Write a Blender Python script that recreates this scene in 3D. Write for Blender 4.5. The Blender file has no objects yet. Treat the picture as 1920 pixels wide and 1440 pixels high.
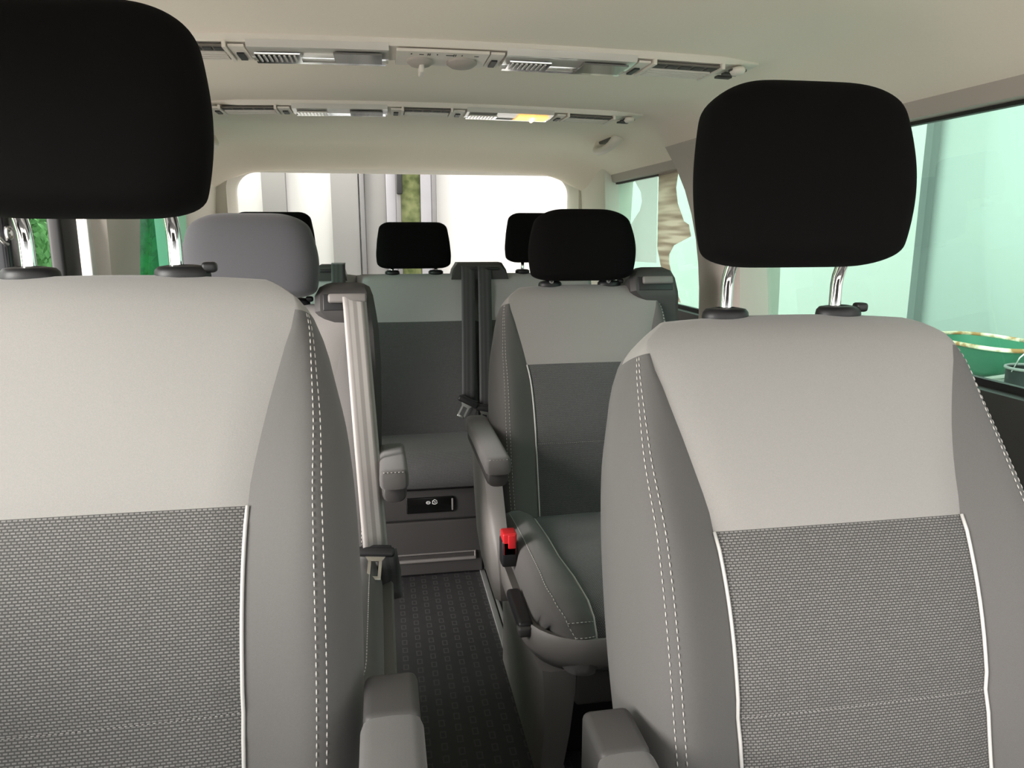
import bpy, bmesh, math, random
from mathutils import Vector, Matrix
random.seed(7)
S = bpy.context.scene
COL = S.collection
# ------------------------------------------------------------------ camera
CAM = Vector((-0.12, 0.0, 1.10))
FPX, VPX, VPY = 1400.0, 711.0, 434.0
pitch = math.atan((720 - VPY) / FPX)
yaw = math.atan((960 - VPX) / math.hypot(FPX, 720 - VPY))
FW = Vector((math.sin(yaw) * math.cos(pitch), math.cos(yaw) * math.cos(pitch), -math.sin(pitch)))
RT = Vector((math.cos(yaw), -math.sin(yaw), 0))
UP = RT.cross(FW)
cd = bpy.data.cameras.new('camera')
cam = bpy.data.objects.new('camera', cd)
COL.objects.link(cam)
cd.sensor_width = 36.0
cd.lens = FPX / 1920 * 36.0
cd.clip_start = 0.02
m = Matrix((RT, UP, -FW)).transposed().to_4x4()
m.translation = CAM
cam.matrix_world = m
S.camera = cam
# ------------------------------------------------------------------ world, exposure
W = bpy.data.worlds.new('overcast_sky')
S.world = W
W.use_nodes = True
bg = W.node_tree.nodes['Background']
bg.inputs[0].default_value = (1.0, 0.985, 0.97, 1)
bg.inputs[1].default_value = 2.6
S.view_settings.view_transform = 'Standard'
S.view_settings.look = 'None'
S.view_settings.exposure = 0.65
S.view_settings.gamma = 1
S.view_settings.use_curve_mapping = False
S.cycles.max_bounces = 10
S.cycles.transparent_max_bounces = 12
S.cycles.diffuse_bounces = 6

# soft daylight from the open side of the yard, entering by the open sliding door on the left
sl = bpy.data.lights.new('hazy_sun', 'SUN'); sl.energy = 6.0; sl.angle = math.radians(35); sl.color = (1.0, 0.93, 0.89)
so = bpy.data.objects.new('hazy_sun', sl); COL.objects.link(so)
so.rotation_euler = Vector((1.0, 0.47, -0.33)).to_track_quat('-Z', 'Y').to_euler()

# ------------------------------------------------------------------ measuring helpers (photo -> place)
def ray(px, py):
    return FW + RT * ((px - 960) / FPX) - UP * ((py - 720) / FPX)
def onY(px, py, y):
    d = ray(px, py); return CAM + d * ((y - CAM.y) / d.y)
def onX(px, py, x):
    d = ray(px, py); return CAM + d * ((x - CAM.x) / d.x)
def onZ(px, py, z):
    d = ray(px, py); return CAM + d * ((z - CAM.z) / d.z)

# ------------------------------------------------------------------ materials
def mat(name, col, rough=0.8, metal=0.0, sheen=0.0, spec=0.5, coat=0.0):
    M = bpy.data.materials.new(name); M.use_nodes = True
    b = M.node_tree.nodes['Principled BSDF']
    b.inputs['Base Color'].default_value = (*col, 1)
    b.inputs['Roughness'].default_value = rough
    b.inputs['Metallic'].default_value = metal
    b.inputs['Specular IOR Level'].default_value = spec
    b.inputs['Sheen Weight'].default_value = sheen
    b.inputs['Coat Weight'].default_value = coat
    return M
def nodes(M): return M.node_tree.nodes, M.node_tree.links, M.node_tree.nodes['Principled BSDF']
def fabric(name, col, sheen=0.15, scale=900.0, amt=0.12, bump=0.15):
    M = mat(name, col, 0.92, 0, sheen, 0.2)
    n, l, b = nodes(M)
    tc = n.new('ShaderNodeTexCoord'); nz = n.new('ShaderNodeTexNoise')
    nz.inputs['Scale'].default_value = scale; nz.inputs['Detail'].default_value = 2
    l.new(tc.outputs['Object'], nz.inputs['Vector'])
    mx = n.new('ShaderNodeMix'); mx.data_type = 'RGBA'
    mx.inputs[6].default_value = (*[c * (1 - amt) for c in col], 1)
    mx.inputs[7].default_value = (*[min(1, c * (1 + amt)) for c in col], 1)
    l.new(nz.outputs['Fac'], mx.inputs[0]); l.new(mx.outputs[2], b.inputs['Base Color'])
    bp = n.new('ShaderNodeBump'); bp.inputs['Strength'].default_value = bump; bp.inputs['Distance'].default_value = 0.0006
    l.new(nz.outputs['Fac'], bp.inputs['Height']); l.new(bp.outputs['Normal'], b.inputs['Normal'])
    return M
def woven(name, dark, light, bw=0.0052, rh=0.0030):
    M = mat(name, light, 0.85, 0, 0.1, 0.25)
    n, l, b = nodes(M)
    uv = n.new('ShaderNodeUVMap'); uv.uv_map = 'UVMap'
    br = n.new('ShaderNodeTexBrick')
    br.inputs['Scale'].default_value = 1.0
    br.inputs['Brick Width'].default_value = bw; br.inputs['Row Height'].default_value = rh
    br.inputs['Mortar Size'].default_value = 0.0009; br.inputs['Mortar Smooth'].default_value = 0.5
    br.inputs['Color1'].default_value = (*light, 1)
    br.inputs['Color2'].default_value = (*[c * 0.8 for c in light], 1)
    br.inputs['Mortar'].default_value = (*dark, 1)
    l.new(uv.outputs[0], br.inputs['Vector']); l.new(br.outputs['Color'], b.inputs['Base Color'])
    bp = n.new('ShaderNodeBump'); bp.inputs['Strength'].default_value = 0.5; bp.inputs['Distance'].default_value = 0.001
    bp.invert = True
    l.new(br.outputs['Fac'], bp.inputs['Height']); l.new(bp.outputs['Normal'], b.inputs['Normal'])
    return M
def plastic(name, col, rough=0.5, bump=0.2, scale=700):
    M = mat(name, col, rough, 0, 0, 0.4)
    n, l, b = nodes(M)
    tc = n.new('ShaderNodeTexCoord'); nz = n.new('ShaderNodeTexNoise')
    nz.inputs['Scale'].default_value = scale; nz.inputs['Detail'].default_value = 3
    l.new(tc.outputs['Object'], nz.inputs['Vector'])
    bp = n.new('ShaderNodeBump'); bp.inputs['Strength'].default_value = bump; bp.inputs['Distance'].default_value = 0.0004
    l.new(nz.outputs['Fac'], bp.inputs['Height']); l.new(bp.outputs['Normal'], b.inputs['Normal'])
    return M
def glass(name, tint, gloss=0.06):
    M = bpy.data.materials.new(name); M.use_nodes = True
    n, l = M.node_tree.nodes, M.node_tree.links
    n.remove(n['Principled BSDF']); out = n['Material Output']
    t = n.new('ShaderNodeBsdfTransparent'); t.inputs[0].default_value = (*tint, 1)
    g = n.new('ShaderNodeBsdfGlossy'); g.inputs['Roughness'].default_value = 0.02
    fr = n.new('ShaderNodeLayerWeight'); fr.inputs[0].default_value = 0.25
    mu = n.new('ShaderNodeMath'); mu.operation = 'MULTIPLY'; mu.inputs[1].default_value = gloss * 3
    mx = n.new('ShaderNodeMixShader')
    l.new(fr.outputs['Fresnel'], mu.inputs[0]); l.new(mu.outputs[0], mx.inputs[0])
    l.new(t.outputs[0], mx.inputs[1]); l.new(g.outputs[0], mx.inputs[2]); l.new(mx.outputs[0], out.inputs[0])
    return M

F_GREY = fabric('grey_fabric', (0.095, 0.091, 0.088))
F_LIGHT = fabric('light_grey_fabric', (0.245, 0.235, 0.224))
F_WOVEN = woven('woven_grey_fabric', (0.055, 0.053, 0.051), (0.185, 0.179, 0.173))
F_WOVEND = woven('dark_woven_fabric', (0.045, 0.046, 0.047), (0.15, 0.15, 0.15), 0.004, 0.0028)
F_BLACK = fabric('black_fabric', (0.0042, 0.0039, 0.0039), 0.005)
F_BLACK.node_tree.nodes['Principled BSDF'].inputs['Specular IOR Level'].default_value = 0.06
F_BLACK_LIT = fabric('side_lit_black_fabric', (0.085, 0.085, 0.092), 0.2)  # black headrest cloth with the light from the left put into its colour
F_BENCHL = fabric('bench_grey_fabric', (0.31, 0.31, 0.305))
THREAD = mat('pale_thread', (0.42, 0.405, 0.38), 0.7)
PIPE = mat('pale_piping', (0.46, 0.45, 0.435), 0.6)
P_DARK = plastic('dark_plastic', (0.045, 0.043, 0.042), 0.55)
P_BLACK = plastic('black_plastic', (0.012, 0.012, 0.013), 0.45)
P_GREY = plastic('grey_plastic', (0.17, 0.16, 0.152), 0.5)
P_BEIGE = plastic('beige_plastic', (0.72, 0.67, 0.60), 0.45, 0.05)
P_WARM = plastic('warm_grey_trim', (0.42, 0.375, 0.335), 0.6, 0.1)
CHROME = mat('chrome', (0.86, 0.86, 0.86), 0.08, 1.0)
STEEL = mat('brushed_steel', (0.62, 0.62, 0.6), 0.3, 1.0)
ALU = mat('anodised_aluminium', (0.62, 0.63, 0.62), 0.38, 0.75)
RED = plastic('red_plastic', (0.55, 0.02, 0.025), 0.35, 0.05)
HEADL = fabric('headliner_fabric', (0.84, 0.755, 0.65), 0.1, 300, 0.03, 0.05)
SEAL = mat('rubber_seal', (0.008, 0.008, 0.008), 0.6)
WHITE = mat('white_ink', (0.75, 0.75, 0.75), 0.6)
INK = mat('dark_ink', (0.03, 0.03, 0.03), 0.6)
G_GREEN = glass('green_tinted_glass', (0.71, 0.895, 0.825))
G_DARKGREEN = glass('deep_green_glass', (0.30, 0.62, 0.52))
G_FRONT = glass('pale_front_door_glass', (0.93, 0.95, 0.945))
G_CLEAR = glass('clear_rear_glass', (0.95, 0.95, 0.945))
LENS = mat('clear_lamp_lens', (0.80, 0.77, 0.71), 0.10, 0.0, 0, 0.8, 0.6)
LENS.node_tree.nodes['Principled BSDF'].inputs['Transmission Weight'].default_value = 0.2

def webbing(name, base, stripe):
    M = mat(name, base, 0.55, 0, 0.2, 0.4)
    n, l, b = nodes(M)
    uv = n.new('ShaderNodeUVMap'); uv.uv_map = 'UVMap'
    sp = n.new('ShaderNodeSeparateXYZ'); l.new(uv.outputs[0], sp.inputs[0])
    m1 = n.new('ShaderNodeMath'); m1.operation = 'MULTIPLY'; m1.inputs[1].default_value = 2 * math.pi * 3
    l.new(sp.outputs[0], m1.inputs[0])
    m2 = n.new('ShaderNodeMath'); m2.operation = 'COSINE'; l.new(m1.outputs[0], m2.inputs[0])
    r = n.new('ShaderNodeValToRGB')
    r.color_ramp.elements[0].position = 0.35; r.color_ramp.elements[0].color = (*base, 1)
    r.color_ramp.elements[1].position = 0.65; r.color_ramp.elements[1].color = (*stripe, 1)
    mp = n.new('ShaderNodeMapRange'); mp.inputs[1].default_value = -1; mp.inputs[2].default_value = 1
    l.new(m2.outputs[0], mp.inputs[0]); l.new(mp.outputs[0], r.inputs[0]); l.new(r.outputs[0], b.inputs['Base Color'])
    nz = n.new('ShaderNodeTexWave'); nz.inputs['Scale'].default_value = 250; nz.bands_direction = 'Y'
    l.new(uv.outputs[0], nz.inputs['Vector'])
    bp = n.new('ShaderNodeBump'); bp.inputs['Strength'].default_value = 0.3; bp.inputs['Distance'].default_value = 0.0005
    l.new(nz.outputs['Fac'], bp.inputs['Height']); l.new(bp.outputs['Normal'], b.inputs['Normal'])
    return M
WEB = webbing('grey_seatbelt_webbing', (0.22, 0.208, 0.198), (0.34, 0.325, 0.31))
WEBD = webbing('black_seatbelt_webbing', (0.035, 0.035, 0.037), (0.055, 0.055, 0.057))

# ------------------------------------------------------------------ mesh builder
class MB:
    def __init__(s): s.v = []; s.f = []; s.uv = {}
    def add(s, p, uv=None):
        s.v.append(tuple(p))
        if uv: s.uv[len(s.v) - 1] = uv
        return len(s.v) - 1
    def grid(s, P, uvs=None, closed=False, cap0=False, cap1=False):
        base = len(s.v); R = len(P); C = len(P[0])
        for i in range(R):
            for j in range(C): s.add(P[i][j], uvs[i][j] if uvs else None)
        for i in range(R - 1):
            for j in range(C if closed else C - 1):
                k = (j + 1) % C
                s.f.append((base + i * C + j, base + i * C + k, base + (i + 1) * C + k, base + (i + 1) * C + j))
        if cap0: s.f.append(tuple(base + j for j in range(C))[::-1])
        if cap1: s.f.append(tuple(base + (R - 1) * C + j for j in range(C)))
        return s
    def box(s, c, d, bev=0.0, rot=None):
        bm = bmesh.new(); bmesh.ops.create_cube(bm, size=1)
        for v in bm.verts: v.co = Vector((v.co.x * d[0], v.co.y * d[1], v.co.z * d[2]))
        if bev: bmesh.ops.bevel(bm, geom=list(bm.edges), offset=bev, segments=3, affect='EDGES', profile=0.5)
        if rot: bmesh.ops.transform(bm, matrix=rot, verts=bm.verts)
        bmesh.ops.translate(bm, vec=Vector(c), verts=bm.verts)
        s.bm(bm); return s
    def bm(s, bm):
        base = len(s.v); bm.verts.index_update()
        for v in bm.verts: s.v.append(tuple(v.co))
        for f in bm.faces: s.f.append(tuple(base + v.index for v in f.verts))
        bm.free()
    def tube(s, pts, r, n=8, cap=True):
        pts = [Vector(p) for p in pts]; rings = []
        t0 = (pts[1] - pts[0]).normalized()
        a = Vector((0, 0, 1)) if abs(t0.z) < 0.9 else Vector((1, 0, 0))
        x = t0.cross(a).normalized()
        for i, p in enumerate(pts):
            t = (pts[min(i + 1, len(pts) - 1)] - pts[max(i - 1, 0)])
            if t.length < 1e-9: t = t0
            t = t.normalized()
            x = (x - t * x.dot(t)).normalized(); y = t.cross(x)
            rr = r[i] if isinstance(r, (list, tuple)) else r
            rings.append([p + x * rr * math.cos(2 * math.pi * k / n) + y * rr * math.sin(2 * math.pi * k / n) for k in range(n)])
        s.grid(rings, closed=True, cap0=cap, cap1=cap); return s
    def lathe(s, prof, c, n=24, axis='z'):
        rows = []
        for r, h in prof:
            row = []
            for k in range(n):
                a = 2 * math.pi * k / n
                p = (r * math.cos(a), r * math.sin(a), h)
                if axis == 'y': p = (p[0], h, p[1])
                if axis == 'x': p = (h, p[0], p[1])
                row.append(Vector(c) + Vector(p))
            rows.append(row)
        s.grid(rows, closed=True, cap0=True, cap1=True); return s
    def poly(s, pts, d):
        """flat outline pts extruded by vector d"""
        d = Vector(d); b = len(s.v); n = len(pts)
        for p in pts: s.add(p)
        for p in pts: s.add(Vector(p) + d)
        s.f.append(tuple(range(b, b + n))); s.f.append(tuple(range(b + 2 * n - 1, b + n - 1, -1)))
        for i in range(n):
            j = (i + 1) % n
            s.f.append((b + i, b + n + i, b + n + j, b + j))
        return s
    def build(s, name, material, parent=None, smooth=True, auto=None):
        me = bpy.data.meshes.new(name); me.from_pydata(s.v, [], s.f); me.validate(); me.update()
        bm = bmesh.new(); bm.from_mesh(me); (None if s.uv else bmesh.ops.remove_doubles(bm, verts=bm.verts, dist=2e-6)); bmesh.ops.recalc_face_normals(bm, faces=bm.faces); bm.to_mesh(me); bm.free()
        if s.uv and len(s.uv) == len(me.vertices):
            ul = me.uv_layers.new(name='UVMap')
            for lp in me.loops: ul.data[lp.index].uv = s.uv[lp.vertex_index]
        me.materials.append(material)
        if smooth:
            for p in me.polygons: p.use_smooth = True
            if auto is not None: me.set_sharp_from_angle(angle=math.radians(auto))
        o = bpy.data.objects.new(name, me); COL.objects.link(o)
        if parent: o.parent = parent
        return o
def box(name, c, d, material, parent=None, bev=0.0, rot=None):
    return MB().box(c, d, bev, rot).build(name, material, parent, True, 40)
def tag(o, label, cat, group=None):
    o['label'] = label; o['category'] = cat
    if group: o['group'] = group
    return o
def thing(name, label, cat, loc=(0, 0, 0), group=None):
    o = bpy.data.objects.new(name, None); COL.objects.link(o); o.location = loc
    o.empty_display_size = 0.05
    return tag(o, label, cat, group)
def struct(o, label=None):
    o['kind'] = 'structure'
    if label: o['label'] = label
    return o
def interp(tab, x):
    if x <= tab[0][0]: return tab[0][1]
    for (a, fa), (b, fb) in zip(tab, tab[1:]):
        if x <= b: return fa + (fb - fa) * (x - a) / (b - a)
    return tab[-1][1]
def smooth_interp(tab, x):
    if x <= tab[0][0]: return tab[0][1]
    if x >= tab[-1][0]: return tab[-1][1]
    for i in range(len(tab) - 1):
        a, fa = tab[i]; b, fb = tab[i + 1]
        if x <= b:
            def sl(k):
                if k <= 0 or k >= len(tab) - 1: 
                    j = max(0, min(k, len(tab) - 2)); return (tab[j + 1][1] - tab[j][1]) / (tab[j + 1][0] - tab[j][0])
                return (tab[k + 1][1] - tab[k - 1][1]) / (tab[k + 1][0] - tab[k - 1][0])
            h = b - a; t = (x - a) / h; m0 = sl(i) * h; m1 = sl(i + 1) * h
            return (2*t**3 - 3*t**2 + 1)*fa + (t**3 - 2*t**2 + t)*m0 + (-2*t**3 + 3*t**2)*fb + (t**3 - t**2)*m1

def dashes(mb, pts, r=0.0009, dash=0.0058, gap=0.0030):
    """stitches along a polyline"""
    pts = [Vector(p) for p in pts]; acc = 0.0; cum = [0.0]
    for a, b in zip(pts, pts[1:]): acc += (b - a).length; cum.append(acc)
    def at(t):
        for i in range(len(pts) - 1):
            if t <= cum[i + 1]:
                q = (t - cum[i]) / max(1e-9, cum[i + 1] - cum[i]); return pts[i].lerp(pts[i + 1], q)
        return pts[-1]
    t = 0.0
    while t + dash < acc:
        mb.tube([at(t), at(t + dash * 0.5), at(t + dash)], [r * 0.6, r, r * 0.6], 5); t += dash + gap

# ------------------------------------------------------------------ van shell
def ceil_z(x, y):
    z = 1.425 - 0.03 * x * x
    ax = abs(x)
    if ax > 0.60: z -= 0.115 * ((ax - 0.60) / 0.24) ** 2.0
    if y > 2.98:
        q = min(1, (y - 2.98) / 0.36); z -= 0.064 * q * q * (3 - 2 * q)
    if y < 0.9: z -= 0.05 * ((0.9 - y) / 1.0) ** 2
    return z
mb = MB()
xs = [-0.84 + 1.68 * i / 56 for i in range(57)]
ys = [-0.12 + 3.54 * i / 64 for i in range(65)]
mb.grid([[(x, y, ceil_z(x, y)) for x in xs] for y in ys])
ceil = struct(mb.build('ceiling', HEADL), 'beige fabric headliner of the van')
sm = ceil.modifiers.new('thick', 'SOLIDIFY'); sm.thickness = 0.04; sm.offset = 1
bpy.context.view_layer.update()
# make sure the thickness goes upwards
if ceil.data.polygons[0].normal.z < 0:
    ceil.data.flip_normals()

# floor
FLOORM = plastic('studded_rubber_floor', (0.018, 0.018, 0.018), 0.5, 0.1, 400)
n, l, b = nodes(FLOORM)
tc = n.new('ShaderNodeTexCoord'); sp = n.new('ShaderNodeSeparateXYZ'); l.new(tc.outputs['Object'], sp.inputs[0])
def mth(op, a, bv):
    q = n.new('ShaderNodeMath'); q.operation = op
    for i, val in enumerate((a, bv)):
        if val is None: continue
        if isinstance(val, (int, float)): q.inputs[i].default_value = val
        else: l.new(val, q.inputs[i])
    return q.outputs[0]
cx_ = mth('FRACT', mth('MULTIPLY', sp.outputs[0], 1 / 0.036), None)
row = mth('FLOOR', mth('MULTIPLY', sp.outputs[0], 1 / 0.036), None)
cy_ = mth('FRACT', mth('ADD', mth('MULTIPLY', sp.outputs[1], 1 / 0.040), mth('MULTIPLY', row, 0.5)), None)
inx = mth('LESS_THAN', mth('ABSOLUTE', mth('SUBTRACT', cx_, 0.5), None), 0.20)
iny = mth('LESS_THAN', mth('ABSOLUTE', mth('SUBTRACT', cy_, 0.5), None), 0.30)
inx2 = mth('LESS_THAN', mth('ABSOLUTE', mth('SUBTRACT', cx_, 0.5), None), 0.12)
iny2 = mth('LESS_THAN', mth('ABSOLUTE', mth('SUBTRACT', cy_, 0.5), None), 0.20)
fac = mth('SUBTRACT', mth('MULTIPLY', inx, iny), mth('MULTIPLY', inx2, iny2))
mx = n.new('ShaderNodeMix'); mx.data_type = 'RGBA'
mx.inputs[6].default_value = (0.034, 0.034, 0.035, 1); mx.inputs[7].default_value = (0.065, 0.065, 0.065, 1)
l.new(fac, mx.inputs[0]); l.new(mx.outputs[2], b.inputs['Base Color'])
fl = struct(MB().box((0, 1.55, -0.02), (1.72, 3.8, 0.04)).build('floor', FLOORM, None, False), 'black rubber van floor with a raised dash pattern')

# side walls below the windows, header rails above, as ribs with thickness
def side_x(z): return 0.86 - 0.0 * z - 0.045 * max(0.0, (z - 0.85) / 0.5)
for sx, nm in ((-1, 'wall_left'), (1, 'wall_right')):
    mb = MB()
    if sx > 0: spans = [(0.0, 3.45)]
    else: spans = [(0.0, 0.94), (2.05, 3.45)]   # the open sliding door leaves a gap
    for y0, y1 in spans:
        prof = [(0.86, 0.0), (0.84, 0.05), (0.835, 0.55), (0.825, 0.79), (0.845, 0.845), (0.90, 0.85), (0.92, 0.83), (0.93, 0.0)]
        mb.grid([[(sx * px, y, pz) for px, pz in prof] for y in (y0, y1)], closed=True, cap0=True, cap1=True)
    struct(mb.build(nm, P_DARK, None, True, 35), 'dark trimmed lower side of the van, %s in the photo' % ('left' if sx < 0 else 'right'))
    mb = MB()
    # header above the windows
    prof = [(0.80, 1.335), (0.812, 1.295), (0.85, 1.288), (0.90, 1.30), (0.90, 1.46), (0.80, 1.46)]
    mb.grid([[(sx * px, y, pz) for px, pz in prof] for y in (0.0, 3.45)], closed=True, cap0=True, cap1=True)
    struct(mb.build('trim_11' if sx < 0 else 'trim_12', P_WARM, None, True, 35), 'warm grey header trim above the %s windows' % ('left' if sx < 0 else 'right'))
# pillars: (name, label, y-range bottom, y-range top)
def pillar(nm, label, sx, yb, yt, z0=0.80, z1=1.36, xi=0.79, material=P_WARM, xo=0.90):
    mb = MB(); rows = []
    for i in range(9):
        t = i / 8; z = z0 + (z1 - z0) * t
        fl_ = t ** 3
        a = yb[0] + (yt[0] - yb[0]) * fl_; c = yb[1] + (yt[1] - yb[1]) * fl_
        x0 = xi - 0.03 * t * t
        r = 0.022
        rows.append([(sx * xo, a, z), (sx * (x0 + r + 0.02), a, z), (sx * (x0 + 0.006), a + 0.008, z), (sx * x0, a + r, z), (sx * x0, c - r, z), (sx * (x0 + 0.006), c - 0.008, z), (sx * (x0 + r + 0.02), c, z), (sx * xo, c, z)])
    mb.grid(rows, closed=True, cap0=True, cap1=True)
    return struct(mb.build(nm, material, None, True, 50), label)
pillar('trim_1', 'warm grey pillar trim between the two right windows', 1, (1.80, 2.07), (1.92, 2.32))
pillar('trim_2', 'pale grey pillar trim behind the open door on the left', -1, (2.03, 2.19), (1.98, 2.34), z0=0.0, material=P_BEIGE)
pillar('trim_3', 'right front pillar of the van', 1, (0.80, 0.92), (0.80, 0.90), xi=0.80)
pillar('trim_4', 'left front pillar of the van', -1, (0.80, 0.92), (0.80, 0.90), xi=0.80)
pillar('trim_5', 'rear right corner pillar trim beside the back window', 1, (3.02, 3.45), (2.98, 3.45), xi=0.80, material=P_BEIGE)
pillar('trim_6', 'rear left corner pillar trim beside the back window', -1, (2.88, 3.45), (2.84, 3.45), xi=0.80, material=P_BEIGE)
# rear wall with rounded window opening
def rrect(hx, z0, z1, r, n=10):
    pts = []
    for cx, cz, a0 in ((hx - r, z1 - r, 0), (-hx + r, z1 - r, 90), (-hx + r, z0 + r, 180), (hx - r, z0 + r, 270)):
        for k in range(n + 1):
            a = math.radians(a0 + 90 * k / n); pts.append((cx + r * math.cos(a), cz + r * math.sin(a)))
    return pts
inner = [(a + 0.014, b_) for a, b_ in rrect(0.73, 0.86, 1.349, 0.085)]
def outer_pt(p, hx=0.93, z0=-0.05, z1=1.48):
    cx, cz = 0, 1.1
    dx, dz = p[0] - cx, p[1] - cz
    k = min((hx / abs(dx)) if abs(dx) > 1e-6 else 1e9, ((z1 - cz) / dz) if dz > 1e-6 else ((z0 - cz) / dz if dz < -1e-6 else 1e9))
    return (cx + dx * k, cz + dz * k)
rings = []
for q, y in ((1.035, 3.36), (1.028, 3.375), (1.0, 3.42), (1.0, 3.47)):
    rings.append([(p[0] * q, y, 1.106 + (p[1] - 1.106) * (1 + (q - 1) * 1.6)) for p in inner])
ring0 = [(p[0], 3.355, p[1]) for p in map(outer_pt, inner)]
ringb = [(p[0], 3.47, p[1]) for p in map(outer_pt, inner)]
mb = MB().grid([ringb, ring0] + rings + [ringb], closed=True)
struct(mb.build('wall_rear', P_BEIGE, None, True, 40), 'beige tailgate trim around the back window')
gl = MB().poly([(p[0] * 1.02, 3.45, 1.106 + (p[1] - 1.106) * 1.02) for p in inner], (0, 0.006, 0))
struct(gl.build('window_1', G_CLEAR, None, False), 'back window of the van')
# side glass
def pane(nm, label, sx, y0, y1, mtl=G_GREEN, x=0.865):
    g = MB().poly([(sx * (x + 0.012), y0, 0.835), (sx * (x + 0.012), y1, 0.835), (sx * (x - 0.03), y1, 1.315), (sx * (x - 0.03), y0, 1.315)], (sx * 0.005, 0, 0))
    w = struct(g.build(nm, mtl, None, False), label)
    s_ = MB()
    for yy in (y0 + 0.006, y1 - 0.006):
        s_.poly([(sx * (x + 0.008), yy - 0.009, 0.84), (sx * (x + 0.008), yy + 0.009, 0.84), (sx * (x - 0.034), yy + 0.009, 1.315), (sx * (x - 0.034), yy - 0.009, 1.315)], (-sx * 0.008, 0, 0))
    s_.box((sx * (x + 0.006), (y0 + y1) / 2, 0.852), (0.012, y1 - y0, 0.014)); s_.box((sx * (x - 0.032), (y0 + y1) / 2, 1.292), (0.012, y1 - y0, 0.012))
    s_.build('window_seal', SEAL, w, False)
    return w
pane('window_2', 'green tinted middle side window on the right', 1, 0.90, 1.83)
pane('window_3', 'green tinted rear side window on the right', 1, 2.04, 3.05)
pane('window_4', 'green tinted rear side window on the left', -1, 2.17, 2.92)
pane('window_5', 'pale tinted front door window on the right', 1, 0.1, 0.82, G_FRONT)
pane('window_6', 'pale tinted front door window on the left', -1, 0.1, 0.82, G_FRONT)
# windscreen, dashboard and front bulkhead
struct(MB().poly([(-0.80, -0.10, 1.36), (0.80, -0.10, 1.36), (0.80, -0.85, 0.86), (-0.80, -0.85, 0.86)], (0, -0.003, 0.005)).build('window_8', glass('windscreen_glass', (0.865, 0.885, 0.88)), None, False), 'windscreen of the van')
box('trim_13', (0, -0.66, 0.80), (1.62, 0.50, 0.12), P_DARK, None, 0.03)['kind'] = 'structure'
box('wall_front', (0, -0.80, 0.37), (1.66, 0.06, 0.74), P_DARK)['kind'] = 'structure'

# ------------------------------------------------------------------ seats
def frame(tilt):
    t = math.radians(tilt)
    return Vector((0, math.sin(t), math.cos(t))), Vector((0, -math.cos(t), math.sin(t)))

HW = [(-0.70, 0.240), (-0.60, 0.256), (-0.45, 0.265), (-0.30, 0.263), (-0.19, 0.254), (-0.12, 0.241), (-0.075, 0.231), (-0.04, 0.216), (-0.018, 0.192), (0.0, 0.165)]
U5 = [(-0.70, 0.151), (-0.50, 0.152), (-0.27, 0.157), (-0.18, 0.172), (-0.10, 0.191), (-0.045, 0.2035), (0.0, 0.190)]
def seat_surface(s, v, k, w0=0.05, bol=0.032, edge=-0.012, back=-0.075):
    """s -1..1 across the front; returns (u, w)"""
    sg = 1 if s >= 0 else -1; a = abs(s)
    hw = smooth_interp(HW, v * k['sv']) * k['su']; u5 = min(smooth_interp(U5, v * k['sv']) * k['su'], hw - 0.006)
    vt = -0.10
    roll = 1.0 if v < vt else math.sqrt(max(0.0, 1 - ((v - vt) / (-vt)) ** 2.6))
    df = w0 + k.get('bulge', 0.014) * math.exp(-((v + 0.36) / 0.18) ** 2)
    B = bol * min(1.0, max(0.0, (-v - 0.05) / 0.22))
    if a <= 0.5:
        u = a / 0.5 * u5
        w = df - 0.006 * (a / 0.5) ** 2 * min(1, max(0, -v / 0.2))
    else:
        q = (a - 0.5) / 0.5; ph = q * math.pi / 2
        u = u5 + (hw - u5) * math.sin(ph) ** 0.85
        w = edge + (df - 0.006 * min(1, max(0, -v / 0.2)) - edge) * max(0.0, math.cos(ph)) ** 0.62
        w += B * math.sin(math.pi * min(1, q / 0.9)) ** 1.3
    # seam grooves
    if abs(a - 0.5) < 1e-6 and v < -0.05: w -= 0.0035
    w = edge + (w - edge) * roll
    return sg * u, w
SS = [0.5 * i / 8 for i in range(9)] + [0.5 + 0.5 * i / 14 for i in range(1, 15)]
SS = [-a for a in SS[:0:-1]] + SS
IL, IR = SS.index(-0.5), SS.index(0.5)

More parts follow.
